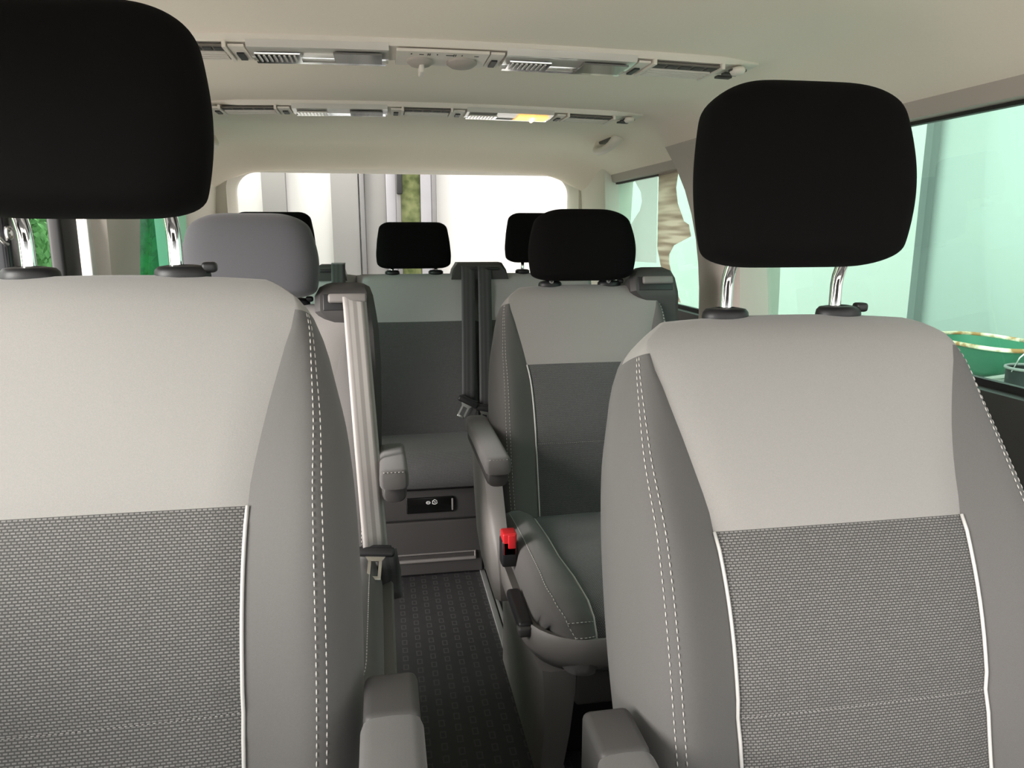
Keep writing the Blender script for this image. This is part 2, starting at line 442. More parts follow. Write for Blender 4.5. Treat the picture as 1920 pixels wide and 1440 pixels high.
def make_seat(root, k):
    """k: tilt, zc (collar height), yc (collar depth, local), vs (seam), vh (lower seam), vb (bottom), head, armside, tower"""
    e, nrm = frame(k['tilt'])
    O = Vector((0, 0, k['zc']))
    def P(u, w, v): return O + Vector((u, 0, 0)) + nrm * w + e * v
    vs, vh, vb = k['vs'], k['vh'], k['vb']
    vtop = -0.048
    rows = sorted(set([round(vb + (vh - vb) * i / 6, 5) for i in range(7)] + [round(vh + (vs - vh) * i / 10, 5) for i in range(11)] + [round(vs + (vtop - vs) * i / 10, 5) for i in range(11)] + [-0.04, -0.03, -0.022, -0.015, -0.009, -0.004, -0.001, 0.0]))
    iS = min(range(len(rows)), key=lambda i: abs(rows[i] - vs)); iH = min(range(len(rows)), key=lambda i: abs(rows[i] - vh)); iT = min(range(len(rows)), key=lambda i: abs(rows[i] - vtop))
    def crown(u): return -0.010 * (u / 0.2) ** 2
    def cf(v):
        q = max(0.0, min(1.0, (v + 0.24) / 0.22)); return q * q * (3 - 2 * q)
    G = []; UV = []
    for i, v in enumerate(rows):
        r = []; ur = []
        for s in SS:
            u, w = seat_surface(s, v, k)
            if i in (iS, iH) and abs(s) <= 0.5: w -= 0.003
            r.append(P(u, w, v + crown(u) * cf(v))); ur.append((u, v))
        G.append(r); UV.append(ur)
    def sub(i0, i1, j0, j1): return [g[j0:j1 + 1] for g in G[i0:i1 + 1]], [g[j0:j1 + 1] for g in UV[i0:i1 + 1]]
    J = len(SS) - 1; I = len(rows) - 1
    # side bolsters + back as the backrest itself
    mb = MB()
    for a, c in ((0, IL), (IR, J)):
        g, u = sub(0, iT, a, c); mb.grid(g)
    # back shell loop
    BK = []
    for i, v in enumerate(rows):
        vt = -0.10; roll = 1.0 if v < vt else math.sqrt(max(0.0, 1 - ((v - vt) / (-vt)) ** 2.6))
        hw = smooth_interp(HW, v * k['sv']) * k['su']
        r = []
        for q in range(17):
            ph = math.pi * q / 16
            u = hw * math.copysign(abs(math.cos(ph)) ** 0.6, math.cos(ph)); w = -0.012 - 0.065 * roll * math.sin(ph) ** 0.5 if q not in (0, 16) else -0.012
            r.append(P(u, w, v + crown(u) * cf(v)))
        BK.append(r)
    mb.grid(BK)
    mb.v += []
    bolster = mb.build('backrest', F_GREY, root)
    # underside closing
    mb = MB(); mb.grid([G[0], [P(seat_surface(s, rows[0], k)[0], -0.07, rows[0]) for s in SS]])
    mb.build('backrest_underside', F_GREY, bolster)
    mb = MB(); g, u = sub(iS, iT, IL, IR); mb.grid(g); g, u = sub(iT, I, 0, J)
    mb.grid(g)
    mb.build('shoulder_panel', F_LIGHT, root)['label'] = 'light grey upper backrest panel'
    g, u = sub(0, iS, IL, IR); mb = MB(); mb.grid(g, u)
    mb.build('centre_panel', k.get('woven', F_WOVEN), root)['label'] = 'woven dark grey lower backrest panel'
    # piping along the centre panel
    for j in (IL, IR):
        pts = [G[i][j] + nrm * 0.0025 for i in range(0, iS + 1)]
        MB().tube(pts, 0.0021, 6).build('piping', PIPE, root)
    # thread across the lower seam
    mb = MB(); pts = [G[iH][j] + nrm * 0.0012 for j in range(IL, IR + 1)]
    dashes(mb, pts, 0.0006, 0.003, 0.002); mb.build('seam_stitching', F_LIGHT, root)
    # double stitching down the bolsters
    for sg in (-1, 1):
        for q in (0.40, 0.475):
            mb = MB(); pts = []
            v = -0.050
            while v > vb + 0.02:
                u, w = seat_surface(sg * (0.5 + 0.5 * q), v, k)
                pts.append(P(u, w + 0.0006, v + crown(u) * cf(v))); v -= 0.008
            dashes(mb, pts, 0.00075, 0.0052, 0.0032)
            mb.build('bolster_stitching', THREAD, root)
    # headrest
    h = k['head']
    hz = h['gap']           # above the collars
    tilt_h = math.radians(h.get('tilt', 6))
    he = Vector((0, math.sin(tilt_h), math.cos(tilt_h))); hn = Vector((0, -math.cos(tilt_h), math.sin(tilt_h)))
    HO = O + Vector((k.get('hdx', 0), -h['fwd'], hz)); pdx = k.get('pdx', 0)
    H = h['H']; rws = []
    N = 40; M_ = 26
    for i in range(M_ + 1):
        t = 0.5 - 0.5 * math.cos(math.pi * i / M_); v = H * t
        hw = h['W'] * smooth_interp(h['prof'], t)
        edge_r = 0.085
        dz = 1.0
        if t < edge_r * 1.1: dz = math.sqrt(max(0, 1 - ((edge_r * 1.1 - t) / (edge_r * 1.1)) ** 2))
        if t > 1 - edge_r * 2: dz = math.sqrt(max(0, 1 - ((t - 1 + edge_r * 2) / (edge_r * 2)) ** 2))
        r = []
        for q in range(N):
            a = 2 * math.pi * q / N; ca, sa = math.cos(a), math.sin(a)
            ex = 0.42
            u = hw * math.copysign(abs(ca) ** ex, ca) * (0.55 + 0.45 * dz if t < 0.5 else 0.45 + 0.55 * dz)
            w = math.copysign(abs(sa) ** 0.75, sa) * h['D'] * (0.12 + 0.88 * dz)
            if sa > 0: w *= 0.80
            w += 0.010 * math.sin(math.pi * t)
            r.append(HO + Vector((u, 0, 0)) + hn * w + he * v)
        rws.append(r)
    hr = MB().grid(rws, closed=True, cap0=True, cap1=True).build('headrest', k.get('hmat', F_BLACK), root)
    sub_ = hr.modifiers.new('sub', 'SUBSURF'); sub_.levels = 1; sub_.render_levels = 1
    if h.get('seam'):
        pts = []
        for i in range(1, M_):
            pts.append(rws[i][N // 4 - 7] * 1.0)
    for sg in (-1, 1):
        x = sg * h['sp'] + pdx
        base = Vector((x, 0, k['zc'] - 0.02))
        top = HO + Vector((x, 0, 0)) + he * 0.02
        if h.get('bend'):
            zb = k['zc'] + hz * 0.78
            pts = [base, Vector((x, 0.0, k['zc'] + 0.01)), Vector((x, 0.0, zb - 0.012)), Vector((x, -0.002, zb)), Vector((x, -0.008, zb + 0.013)), Vector((x, -0.018, zb + 0.028)), Vector((x, -0.030, zb + 0.048))]
        else:
            pts = [base, base.lerp(top, 0.5), top]
        MB().tube(pts, h.get('pr', 0.0075), 14).build('headrest_post', CHROME, root)
        mb = MB()
        zc = k['zc'] + crown(x)
        prof = [(1.0, -0.012), (1.0, 0.0), (0.97, 0.005), (0.85, 0.009), (0.45, 0.011), (0.40, 0.009)]
        rr = []
        for r_, z_ in prof:
            rr.append([(x + r_ * 0.031 * math.cos(2 * math.pi * q / 24) + (0.006 if sg > 0 else 0.0), r_ * 0.021 * math.sin(2 * math.pi * q / 24), zc + z_) for q in range(24)])
        mb.grid(rr, closed=True, cap0=True, cap1=True)
        if sg > 0: mb.box((x + 0.036, -0.002, zc + 0.008), (0.016, 0.016, 0.012), 0.004)
        mb.build('post_collar', P_BLACK, root)
    return P, e, nrm

def rounded_bar(mb, c0, c1, wdt, hgt, r=0.3, nose=0.03, n=20, ex=0.45, up=Vector((0, 0, 1)), z_lo=-1, z_hi=1, m_=10):
    """pad from c0 to c1 with rounded section and rounded ends; z_lo..z_hi crops the section (fractions)"""
    c0, c1 = Vector(c0), Vector(c1); d = (c1 - c0); L = d.length; d.normalize()
    sx = d.cross(up).normalized(); su = sx.cross(d)
    st = [0.0, 0.06, 0.2, 0.45, 0.75, 1.0]
    prm = [(nose * q, 0.74 + 0.26 * math.sqrt(max(0, 1 - (1 - q) ** 2))) for q in st]
    sts = [(a, f) for a, f in prm] + [(L - a, f) for a, f in prm[::-1]]
    rows = []
    for a, f in sts:
        r_ = []
        for q in range(n):
            an = 2 * math.pi * q / n; ca, sa = math.cos(an), math.sin(an)
            x = math.copysign(abs(ca) ** ex, ca) * wdt / 2 * f
            z = max(z_lo, min(z_hi, math.copysign(abs(sa) ** ex, sa))) * hgt / 2 * (0.5 + 0.5 * f)
            r_.append(c0 + d * a + sx * x + su * z)
        rows.append(r_)
    mb.grid(rows, closed=True, cap0=True, cap1=True); return mb

def armrest(root, x, yh, yf, z, wdt=0.062, hgt=0.052, hinge=True, dz=0.0, low=P_DARK):
    """x centre; yh hinge depth, yf front end depth; z top surface"""
    pad = rounded_bar(MB(), (x, yh, z - hgt / 2), (x, yf, z - hgt / 2 + dz), wdt, hgt, nose=0.016).build('armrest', F_GREY, root, True, 50)
    rounded_bar(MB(), (x, yh + 0.0, z - hgt - 0.008), (x, yf + 0.012, z - hgt - 0.008 + dz), wdt * 0.86, 0.042, nose=0.02, ex=0.7).build('armrest_shell', low, pad, True, 50)
    mb = MB()
    pts = [(x + wdt * (-0.36 + 0.072 * q), yf + 0.0005, z - 0.0042 + dz) for q in range(11)]
    dashes(mb, pts, 0.0007, 0.004, 0.003)
    mb.build('armrest_stitching', THREAD, pad)
    if hinge:
        mb = MB().box((x, yh + 0.026, z - 0.036), (wdt * 0.90, 0.075, 0.075), 0.009)
        mb.build('armrest_hinge', P_DARK, root, True, 50)

def cushion(root, k, x_out=0.255, y_rear=-0.18, y_front=-0.80, ztop=0.45):
    """y in local coordinates relative to collar line"""
    prof = [(y_rear, ztop - 0.03), (y_rear - 0.06, ztop - 0.012), (y_rear - 0.2, ztop), (y_front + 0.14, ztop + 0.004), (y_front + 0.06, ztop - 0.004), (y_front + 0.025, ztop - 0.022), (y_front + 0.008, ztop - 0.05), (y_front, ztop - 0.085), (y_front + 0.004, ztop - 0.13)]
    # resample
    rows = []
    for i in range(len(prof) - 1):
        for q in range(4):
            t = q / 4; rows.append((prof[i][0] + (prof[i + 1][0] - prof[i][0]) * t, prof[i][1] + (prof[i + 1][1] - prof[i][1]) * t, (i + t) / (len(prof) - 1)))
    rows.append((*prof[-1], 1.0))
    G = []; UV = []
    L = 0
    for i, (y, z, t) in enumerate(rows):
        p0 = rows[max(0, i - 1)]; p1 = rows[min(len(rows) - 1, i + 1)]
        ty, tz = p1[0] - p0[0], p1[1] - p0[1]; ln = math.hypot(ty, tz) or 1; ny, nz = tz / ln, -ty / ln   # outward
        if nz < 0 and abs(ny) < 0.2: ny, nz = -ny, -nz
        if i: L += math.hypot(y - rows[i - 1][0], z - rows[i - 1][1])
        # plan rounding of the front corner
        yy = max(0.0, (y_front + 0.11) - y) / 0.11
        xo = x_out - 0.060 * (1 - math.sqrt(max(0.0, 1 - min(1, yy) ** 2.2)))
        xp = 0.165 - 0.020 * min(1, max(0, (y_rear - 0.3 - y) / 0.3))
        r = []; ur = []
        for s in SS:
            a = abs(s); sg = 1 if s >= 0 else -1
            if a <= 0.5: u = a / 0.5 * xp; w = -0.004 * (a / .5) ** 2 - (0.004 if abs(a - .5) < 1e-6 else 0)
            else:
                q = (a - 0.5) / 0.5
                if q <= 0.6:
                    qq = q / 0.6; u = xp + (xo - 0.022 - xp) * qq; w = 0.022 * math.sin(math.pi * min(1, qq * 0.8)) * (1 - 0.6 * t)
                else:
                    qq = (q - 0.6) / 0.4; u = xo - 0.022 + 0.022 * math.sin(qq * math.pi / 2); w = 0.0125 * (1 - 0.6 * t) - 0.10 * (1 - math.cos(qq * math.pi / 2)) * (1 - 0.55 * t)
            r.append(Vector((sg * u, y - abs(ny) * w if ny < 0 else y - ny * w, max(ztop - 0.118, z + nz * w)))); ur.append((u * sg, -L))
        G.append(r); UV.append(ur)
    J = len(SS) - 1
    mb = MB(); mb.grid([g[:IL + 1] for g in G]); mb.grid([g[IR:] for g in G])
    mb.grid([[(p[0].x, p[0].y, ztop - 0.118), (p[-1].x, p[-1].y, ztop - 0.118)] for p in G])
    mb.grid([[g[0], (g[0].x, g[0].y, ztop - 0.118)] for g in G]); mb.grid([[g[-1], (g[-1].x, g[-1].y, ztop - 0.118)] for g in G])
    cu = mb.build('seat_cushion', F_GREY, root)
    MB().grid([g[IL:IR + 1] for g in G], [u[IL:IR + 1] for u in UV]).build('cushion_panel', k.get('woven_c', F_WOVEN), cu)
    for j in (IL, IR):
        MB().tube([g[j] + Vector((0, -0.001, 0.003)) for g in G], 0.0023, 6).build('piping', PIPE, cu)
    for j in (IL - 8, IR + 8):
        mb = MB(); dashes(mb, [g[j] + Vector((0, -0.0008, 0.001)) for g in G[3:26]], 0.0009, 0.005, 0.003); mb.build('cushion_stitching', THREAD, cu)
    # front edge stitching across the bolsters
    for a, c in ((IL - 8, IL), (IR, IR + 8)):
        for ii in (21, 24):
            mb = MB(); dashes(mb, [G[ii][j] + Vector((0, -0.0014, 0.0008)) for j in range(a, c + 1)], 0.0009, 0.005, 0.003); mb.build('cushion_stitching', THREAD, cu)
    return cu

def ring_plan(hx, y0, y1, r, n=8):
    """U shape outline open at the rear: from rear left round the front to rear right"""
    pts = [(-hx, y0)]
    for k_ in range(n + 1):
        a = math.pi + (math.pi / 2) * k_ / n
        pts.append((-hx + r + r * math.cos(a), y1 + r + r * math.sin(a)))
    for k_ in range(n + 1):
        a = 1.5 * math.pi + (math.pi / 2) * k_ / n
        pts.append((hx - r + r * math.cos(a), y1 + r + r * math.sin(a)))
    pts.append((hx, y0)); return pts

FH = dict(dx=-0.005, W=0.139, H=0.222, D=0.058, fwd=0.036, gap=0.062, sp=0.0768, bend=True, tilt=8, pr=0.0078,
          prof=[(0.0, 0.86), (0.12, 0.93), (0.3, 0.985), (0.45, 1.0), (0.6, 0.985), (0.8, 0.93), (0.92, 0.87), (1.0, 0.82)])
R2H = dict(W=0.139, H=0.180, D=0.050, fwd=0.03, gap=0.010, sp=0.076, tilt=5, pr=0.0065,
           prof=[(0.0, 0.90), (0.12, 0.96), (0.35, 1.0), (0.55, 0.985), (0.8, 0.90), (0.92, 0.83), (1.0, 0.78)])
def front_seat(x, y, zc, label, arm_side, hdx, pdx):
    r = thing('front_seat', label, 'car seat', (x, y, 0), 'front seats')
    k = dict(hdx=hdx, pdx=pdx, bulge=0.034, tilt=22, zc=zc, vs=-0.270, vh=-0.468, vb=-0.62, su=1.0, sv=1.0, head=FH)
    P, e, nrm = make_seat(r, k)
    dz = zc - 0.995
    cushion(r, k, y_rear=-0.20, y_front=-0.74, ztop=0.42 + dz)
    box('seat_base', (0, -0.45, (0.28 + dz) / 2 + 0.001), (0.44, 0.46, 0.28 + dz), P_DARK, r, 0.02)
    box('backrest_bracket', (0, -0.19, 0.335 + dz), (0.46, 0.10, 0.16), P_DARK, r, 0.02)
    ax = 0.294 * arm_side
    armrest(r, ax, -0.272, -0.62, 0.597 + dz, 0.060, 0.056, True)
    return r
front_seat(-0.418, 0.915, 1.053, 'front seat on the left with light grey top, cut off by the photo edge', 1, -0.014, -0.008)
front_seat(0.396, 0.90, 0.995, 'front seat on the right with tall black headrest on chrome posts', -1, 0.0, -0.003)

def row2_seat(x, y, zc, label, arm_side, group='middle row seats', hmat=F_BLACK):
    r = thing('captain_seat', label, 'car seat', (x, y, 0), group)
    k = dict(tilt=16, zc=zc, vs=-0.212, vh=-0.410, vb=-0.60, su=0.945, sv=1.0, head=R2H, hmat=hmat, woven=F_WOVEND, woven_c=F_WOVEND)
    P, e, nrm = make_seat(r, k)
    cu = cushion(r, k, x_out=0.252, y_rear=-0.20, y_front=-0.74, ztop=0.445)
    # valance round the cushion
    mb = MB()
    o_ = ring_plan(0.272, -0.20, -0.755, 0.12); i_ = ring_plan(0.250, -0.20, -0.735, 0.10); l_ = ring_plan(0.250, -0.20, -0.715, 0.11)
    k2_ = ring_plan(0.225, -0.20, -0.69, 0.09)
    rows = [[(a, b_, 0.375) for a, b_ in i_], [(a, b_, 0.392) for a, b_ in i_], [(a * 0.985, b_ * 0.995, 0.398) for a, b_ in o_], [(a, b_, 0.390) for a, b_ in o_], [(a, b_, 0.355) for a, b_ in o_], [(a, b_, 0.312) for a, b_ in l_], [(a, b_, 0.312) for a, b_ in k2_]]
    mb.grid(rows); v_ = mb.build('seat_valance', P_GREY, r, True, 50)
    # pedestal: two side legs and a front crossbar
    for sg in (-1, 1):
        m2 = MB(); rr = []
        for z, yf, yb_, xi, xo in ((0.312, -0.700, -0.22, 0.178, 0.246), (0.26, -0.695, -0.22, 0.178, 0.241), (0.15, -0.66, -0.20, 0.178, 0.233), (0.007, -0.60, -0.16, 0.178, 0.228)):
            rr.append([(sg * xi, yf, z), (sg * (xo - 0.02), yf, z), (sg * (xo - 0.006), yf + 0.007, z), (sg * xo, yf + 0.03, z), (sg * xo, yb_, z), (sg * xi, yb_, z)])
        m2.grid(rr, closed=True, cap0=True, cap1=True); m2.build('pedestal_leg', P_GREY, r, True, 40)
    box('crossbar', (0, -0.675, 0.272), (0.357, 0.05, 0.075), P_DARK, r, 0.008)
    box('pedestal_core', (0, -0.36, 0.157), (0.33, 0.36, 0.295), P_BLACK, r, 0.01)
    # side shield on the arm side, running up to the armrest
    sg = arm_side
    arm(r, sg)
    if sg < 0: controls(r, sg)
    tower(r, P)
    return r, P
def controls(r, sg):
    m3 = MB(); rr = []
    for z, y0, y1, xo in ((0.30, -0.40, -0.16, 0.282), (0.36, -0.42, -0.12, 0.288), (0.45, -0.38, -0.09, 0.290), (0.55, -0.30, -0.05, 0.289), (0.600, -0.24, -0.06, 0.284), (0.606, -0.22, -0.08, 0.28)):
        rr.append([(sg * 0.252, y0, z), (sg * (xo - 0.012), y0, z), (sg * xo, y0 + 0.015, z), (sg * xo, y1, z), (sg * 0.252, y1, z)])
    m3.grid(rr, closed=True, cap0=True, cap1=True); m3.build('side_shield', P_GREY, r, True, 45)
    # buckle
    bk = MB().box((sg * 0.262, -0.45, 0.442), (0.034, 0.04, 0.06), 0.006).build('buckle', P_BLACK, r, True, 40)
    MB().box((sg * 0.262, -0.452, 0.462), (0.030, 0.036, 0.05), 0.004).box((sg * 0.262 + 0.004, -0.471, 0.470), (0.016, 0.006, 0.030), 0.002).build('release_button', RED, bk, True, 40)['label'] = 'red buckle release button'
    # slide lever in a recess
    lv = MB().box((sg * 0.268, -0.61, 0.392), (0.028, 0.14, 0.022), 0.007).build('slide_lever', P_BLACK, r, True, 40)
    MB().box((sg * 0.271, -0.675, 0.386), (0.026, 0.024, 0.02), 0.006).build('lever_tip', P_DARK, lv, True, 40)
def arm(r, sg):
    yh, yf, z, x, dz = (-0.035, -0.420, 0.636, -0.277, 0.0) if sg < 0 else (-0.050, -0.34, 0.632, 0.280, 0.028)
    armrest(r, x, yh, yf, z, 0.056, 0.040, False, dz)
    MB().lathe([(0.018, 0.0), (0.021, 0.005), (0.021, 0.041), (0.018, 0.046)], (x - 0.023, yh - 0.015, z - 0.026), 20, 'x').build('armrest_pivot', P_DARK, r, True, 40)
def tower(r, P):
    tw = MB(); rr = []
    for v, u0, u1, wf, wb in ((-0.34, 0.215, 0.256, -0.02, -0.085), (-0.25, 0.208, 0.260, 0.0, -0.095), (-0.15, 0.195, 0.262, 0.022, -0.10), (-0.07, 0.185, 0.260, 0.034, -0.10), (-0.046, 0.140, 0.257, 0.048, -0.10), (-0.030, 0.126, 0.255, 0.052, -0.10), (0.005, 0.126, 0.250, 0.050, -0.10), (0.026, 0.136, 0.243, 0.042, -0.09), (0.036, 0.150, 0.230, 0.030, -0.075)):
        c = 0.012
        rr.append([P(u0 + c, wf, v), P(u1 - c, wf, v), P(u1, wf - c, v), P(u1, wb + c, v), P(u1 - c, wb, v), P(u0 + c, wb, v), P(u0, wb + c, v), P(u0, wf - c, v)])
    tw.grid(rr, closed=True, cap0=True, cap1=True)
    t_ = tw.build('belt_tower', P_DARK, r, True, 35)
    MB().box((0, 0, 0), (0.082, 0.012, 0.020), 0.005, Matrix.Rotation(math.radians(-16), 4, 'X')).build('belt_guide', P_GREY, t_, True, 40).location = P(0.196, 0.056, -0.004)
    MB().box((0, 0, 0), (0.092, 0.006, 0.036), 0.002, Matrix.Rotation(math.radians(-16), 4, 'X')).build('belt_mouth', P_BLACK, t_, True, 40).location = P(0.190, 0.050, -0.012)
r2R, PR = row2_seat(0.387, 1.90, 0.966, 'middle row seat on the right, its left armrest down over the aisle', -1)
r2L, PL = row2_seat(-0.388, 1.70, 0.948, 'middle row seat on the left with a belt hanging from its shoulder', 1, hmat=F_BLACK_LIT)

# ------------------------------------------------------------------ belts
def strap(mb, pts, wdir, wid, th=0.0016, twist=None):
    rows = []; uvs = []; L = 0; pts = [Vector(p) for p in pts]
    for i, p in enumerate(pts):
        if i: L += (p - pts[i - 1]).length
        d = (pts[min(i + 1, len(pts) - 1)] - pts[max(i - 1, 0)]).normalized()
        wd = wdir(i / (len(pts) - 1)) if callable(wdir) else Vector(wdir)
        wd = (wd - d * wd.dot(d)).normalized(); nn = d.cross(wd)
        r = []; u = []
        for a, c in ((-1, 1), (-0.5, 1), (0, 1), (0.5, 1), (1, 1), (1, -1), (0, -1), (-1, -1)):
            r.append(p + wd * a * wid / 2 + nn * c * th / 2); u.append((a * 0.5 + 0.5, L))
        rows.append(r); uvs.append(u)
    mb.grid(rows, uvs, closed=True, cap0=True, cap1=True); return mb
def tongue(root, c, rot=0.0, sc=1.0, tilt=0.0):
    R_ = Matrix.Rotation(tilt, 4, 'X') @ Matrix.Rotation(rot, 4, 'Y')
    c = Vector(c)
    def T(mb):
        mb.v = [tuple(c + (R_ @ (Vector(p) * sc))) for p in mb.v]; return mb
    T(MB().box((0, 0, 0), (0.074, 0.012, 0.020), 0.006).box((0, 0.002, 0.010), (0.06, 0.010, 0.010), 0.003)).build('tongue_grip', P_BLACK, root, True, 40)
    mb = MB()
    out = [(-0.020, -0.008), (-0.013, -0.020), (-0.013, -0.054), (-0.010, -0.058), (0.010, -0.058), (0.013, -0.054), (0.013, -0.020), (0.020, -0.008)]
    # plate with a slot: two sides, bottom and top bars
    mb.poly([(-0.022, 0, -0.006), (-0.013, 0, -0.020), (0.013, 0, -0.020), (0.022, 0, -0.006)], (0, 0.003, 0))
    mb.box((-0.0105, 0.0015, -0.036), (0.006, 0.003, 0.034)); mb.box((0.0105, 0.0015, -0.036), (0.006, 0.003, 0.034)); mb.box((0, 0.0015, -0.055), (0.027, 0.003, 0.008), 0.0012)
    T(mb).build('tongue_plate', STEEL, root, True, 40)
b = thing('seat_belt', 'grey seat belt hanging from the left middle seat shoulder to its base', 'seat belt', (0, 0, 0))
a0 = onY(664, 556, 1.643); a1 = onY(666, 578, 1.632); a2 = onZ(705, 1036, 0.478)
pts = [a0, a1] + [a1.lerp(a2, i / 14) + Vector((0, -0.012 * math.sin(math.pi * i / 14), 0)) for i in range(1, 15)]
strap(MB(), pts, lambda t: Vector((1, 0.12 + 0.25 * t, 0)), 0.050).build('webbing', WEB, b)
tongue(b, a2 + Vector((0, -0.006, 0.004)), 0.1, 1.0, math.radians(-52))
pts = [a2 + Vector((0.018, 0.010, -0.005)), a2 + Vector((0.026, 0.03, -0.06)), a2 + Vector((0.028, 0.05, -0.13))]
strap(MB(), pts, (1, 0.3, 0), 0.046).build('lower_webbing', WEBD, b)

# ------------------------------------------------------------------ rear bench
bench = thing('rear_bench', 'dark grey three-place bench across the back of the van', 'bench seat', (0, 2.70, 0))
eB, nB = frame(14)
OB = Vector((0, 0, 0.955))
def PBn(u, w, v): return OB + Vector((u, 0, 0)) + nB * w + eB * v
def bench_section(x0, x1, name):
    xs_ = [x0 + (x1 - x0) * i / 18 for i in range(19)]
    vs_ = [-0.60, -0.5, -0.42, -0.375, -0.37, -0.30, -0.24, -0.186, -0.18, -0.12, -0.06, -0.03, -0.015, -0.006, 0.0, 0.0]
    vs_ = [-0.60, -0.52, -0.46, -0.40, -0.37, -0.34, -0.30, -0.24, -0.21, -0.182, -0.15, -0.10, -0.06, -0.035, -0.018, -0.007, 0.0]
    def w_at(x, v):
        ee = min(x - x0, x1 - x) ; rx = min(1, ee / 0.02); fx = math.sqrt(max(0, 1 - (1 - rx) ** 2))
        rt = 1 if v < -0.035 else math.sqrt(max(0, 1 - ((v + 0.035) / 0.035) ** 2))
        w = 0.055 + 0.014 * math.exp(-((v + 0.3) / 0.2) ** 2) + 0.012 * ((x - (x0 + x1) / 2) / (x1 - x0) * 2) ** 2 * (1 if v < -0.1 else 0.4)
        if v in (-0.182, -0.37): w -= 0.004
        return (w + 0.03) * rt * (0.55 + 0.45 * fx) - 0.03
    G = [[PBn(x, w_at(x, v), v) for x in xs_] for v in vs_]; UV = [[(x, v) for x in xs_] for v in vs_]
    iS = vs_.index(-0.182)
    mb = MB().grid(G[iS:]); mb.grid([G[-1], [PBn(x, -0.07, 0) for x in xs_], [PBn(x, -0.08, -0.6) for x in xs_]])
    mb.grid([[g[0] for g in G[iS:]], [PBn(x0, -0.07, v) for v in vs_[iS:]]]); mb.grid([[g[-1] for g in G[iS:]], [PBn(x1, -0.07, v) for v in vs_[iS:]]])
    o = mb.build(name, F_BENCHL, bench, True, 60)
    mb = MB(); mb.grid(G[:iS + 1], UV[:iS + 1])
    L = len(mb.v)
    for a_ in (0, -1):
        mb.grid([[g[a_] for g in G[:iS + 1]], [PBn(x0 if a_ == 0 else x1, -0.07, v) for v in vs_[:iS + 1]]], [[(0, v) for v in vs_[:iS + 1]], [(0.05, v) for v in vs_[:iS + 1]]])
    mb.build('lower_panel', F_WOVEND, o, True, 60)['label'] = 'dark woven lower panel'
bench_section(-0.64, -0.205, 'backrest'); bench_section(-0.203, 0.222, 'backrest'); bench_section(0.232, 0.64, 'backrest')
MB().box((0, 0, 0), (0.016, 0.012, 0.125), 0.003, Matrix.Rotation(math.radians(-14), 4, 'X')).build('gap_cover', F_BENCHL, bench, True, 40).location = PBn(0.2275, 0.050, -0.066)
# bench headrests
def bench_head(x, W_, H_, gap, z_post):
    rws = []; N = 36; M_ = 20
    for i in range(M_ + 1):
        t = 0.5 - 0.5 * math.cos(math.pi * i / M_); v = H_ * t
        hw = W_ * interp([(0, 0.93), (0.12, 0.985), (0.3, 1.0), (0.6, 0.965), (0.9, 0.90), (1, 0.87)], t)
        d = 1.0
        if t < 0.1: d = math.sqrt(max(0, 1 - ((0.1 - t) / 0.1) ** 2))
        if t > 0.86: d = math.sqrt(max(0, 1 - ((t - 0.86) / 0.14) ** 2))
        r = []
        for q in range(N):
            a = 2 * math.pi * q / N; ca, sa = math.cos(a), math.sin(a)
            u = hw * math.copysign(abs(ca) ** 0.35, ca) * (0.72 + 0.28 * d); w = math.copysign(abs(sa) ** 0.7, sa) * 0.042 * (0.15 + 0.85 * d)
            r.append(Vector((x + u, -0.02 - w + 0.08 * v, z_post + gap + v)))
        rws.append(r)
    o = MB().grid(rws, closed=True, cap0=True, cap1=True).build('headrest', F_BLACK, bench)
    for sg in (-1, 1):
        MB().tube([(x + sg * 0.076, -0.015, z_post - 0.03), (x + sg * 0.076, -0.018, z_post + gap + 0.02)], 0.006, 10).build('headrest_post', CHROME, bench)
        MB().lathe([(0.026, -0.01), (0.026, 0.002), (0.020, 0.006), (0.010, 0.007)], (x + sg * 0.076, -0.015, z_post), 16).build('post_collar', P_BLACK, bench)
bench_head(-0.003, 0.131, 0.160, 0.012, 0.960)
bench_head(-0.475, 0.140, 0.175, 0.030, 0.960)
bench_head(0.462, 0.140, 0.175, 0.030, 0.960)
# belt guides on top of the backrest
def guide(p0, p1, label=None):
    (xa, za) = p0; (xb, zb) = p1
    mb = MB(); rr = []
    for y in (-0.07, -0.06, 0.03, 0.06):
        ins = 0.008 if y in (-0.07, 0.06) else 0.0
        rr.append([(xa - 0.012, y, za - 0.02), (xa - 0.004 + ins, y, za + 0.012), (xa + 0.012 + ins, y, zb - ins), (xb - 0.012 - ins, y, zb - ins), (xb + 0.004 - ins, y, za + 0.012), (xb + 0.012, y, za - 0.02)])
    mb.grid(rr, closed=True, cap0=True, cap1=True); g = mb.build('belt_guide', P_DARK, bench, True, 40)
    MB().box(((xa + xb) / 2, -0.073, (za + zb) / 2 - 0.002), ((xb - xa) * 0.72, 0.006, 0.010), 0.002).build('guide_slot', P_BLACK, g, True, 40)
guide((-0.335, 0.955), (-0.245, 0.988)); guide((0.135, 0.955), (0.315, 0.992)); guide((0.60, 0.955), (0.66, 0.988))
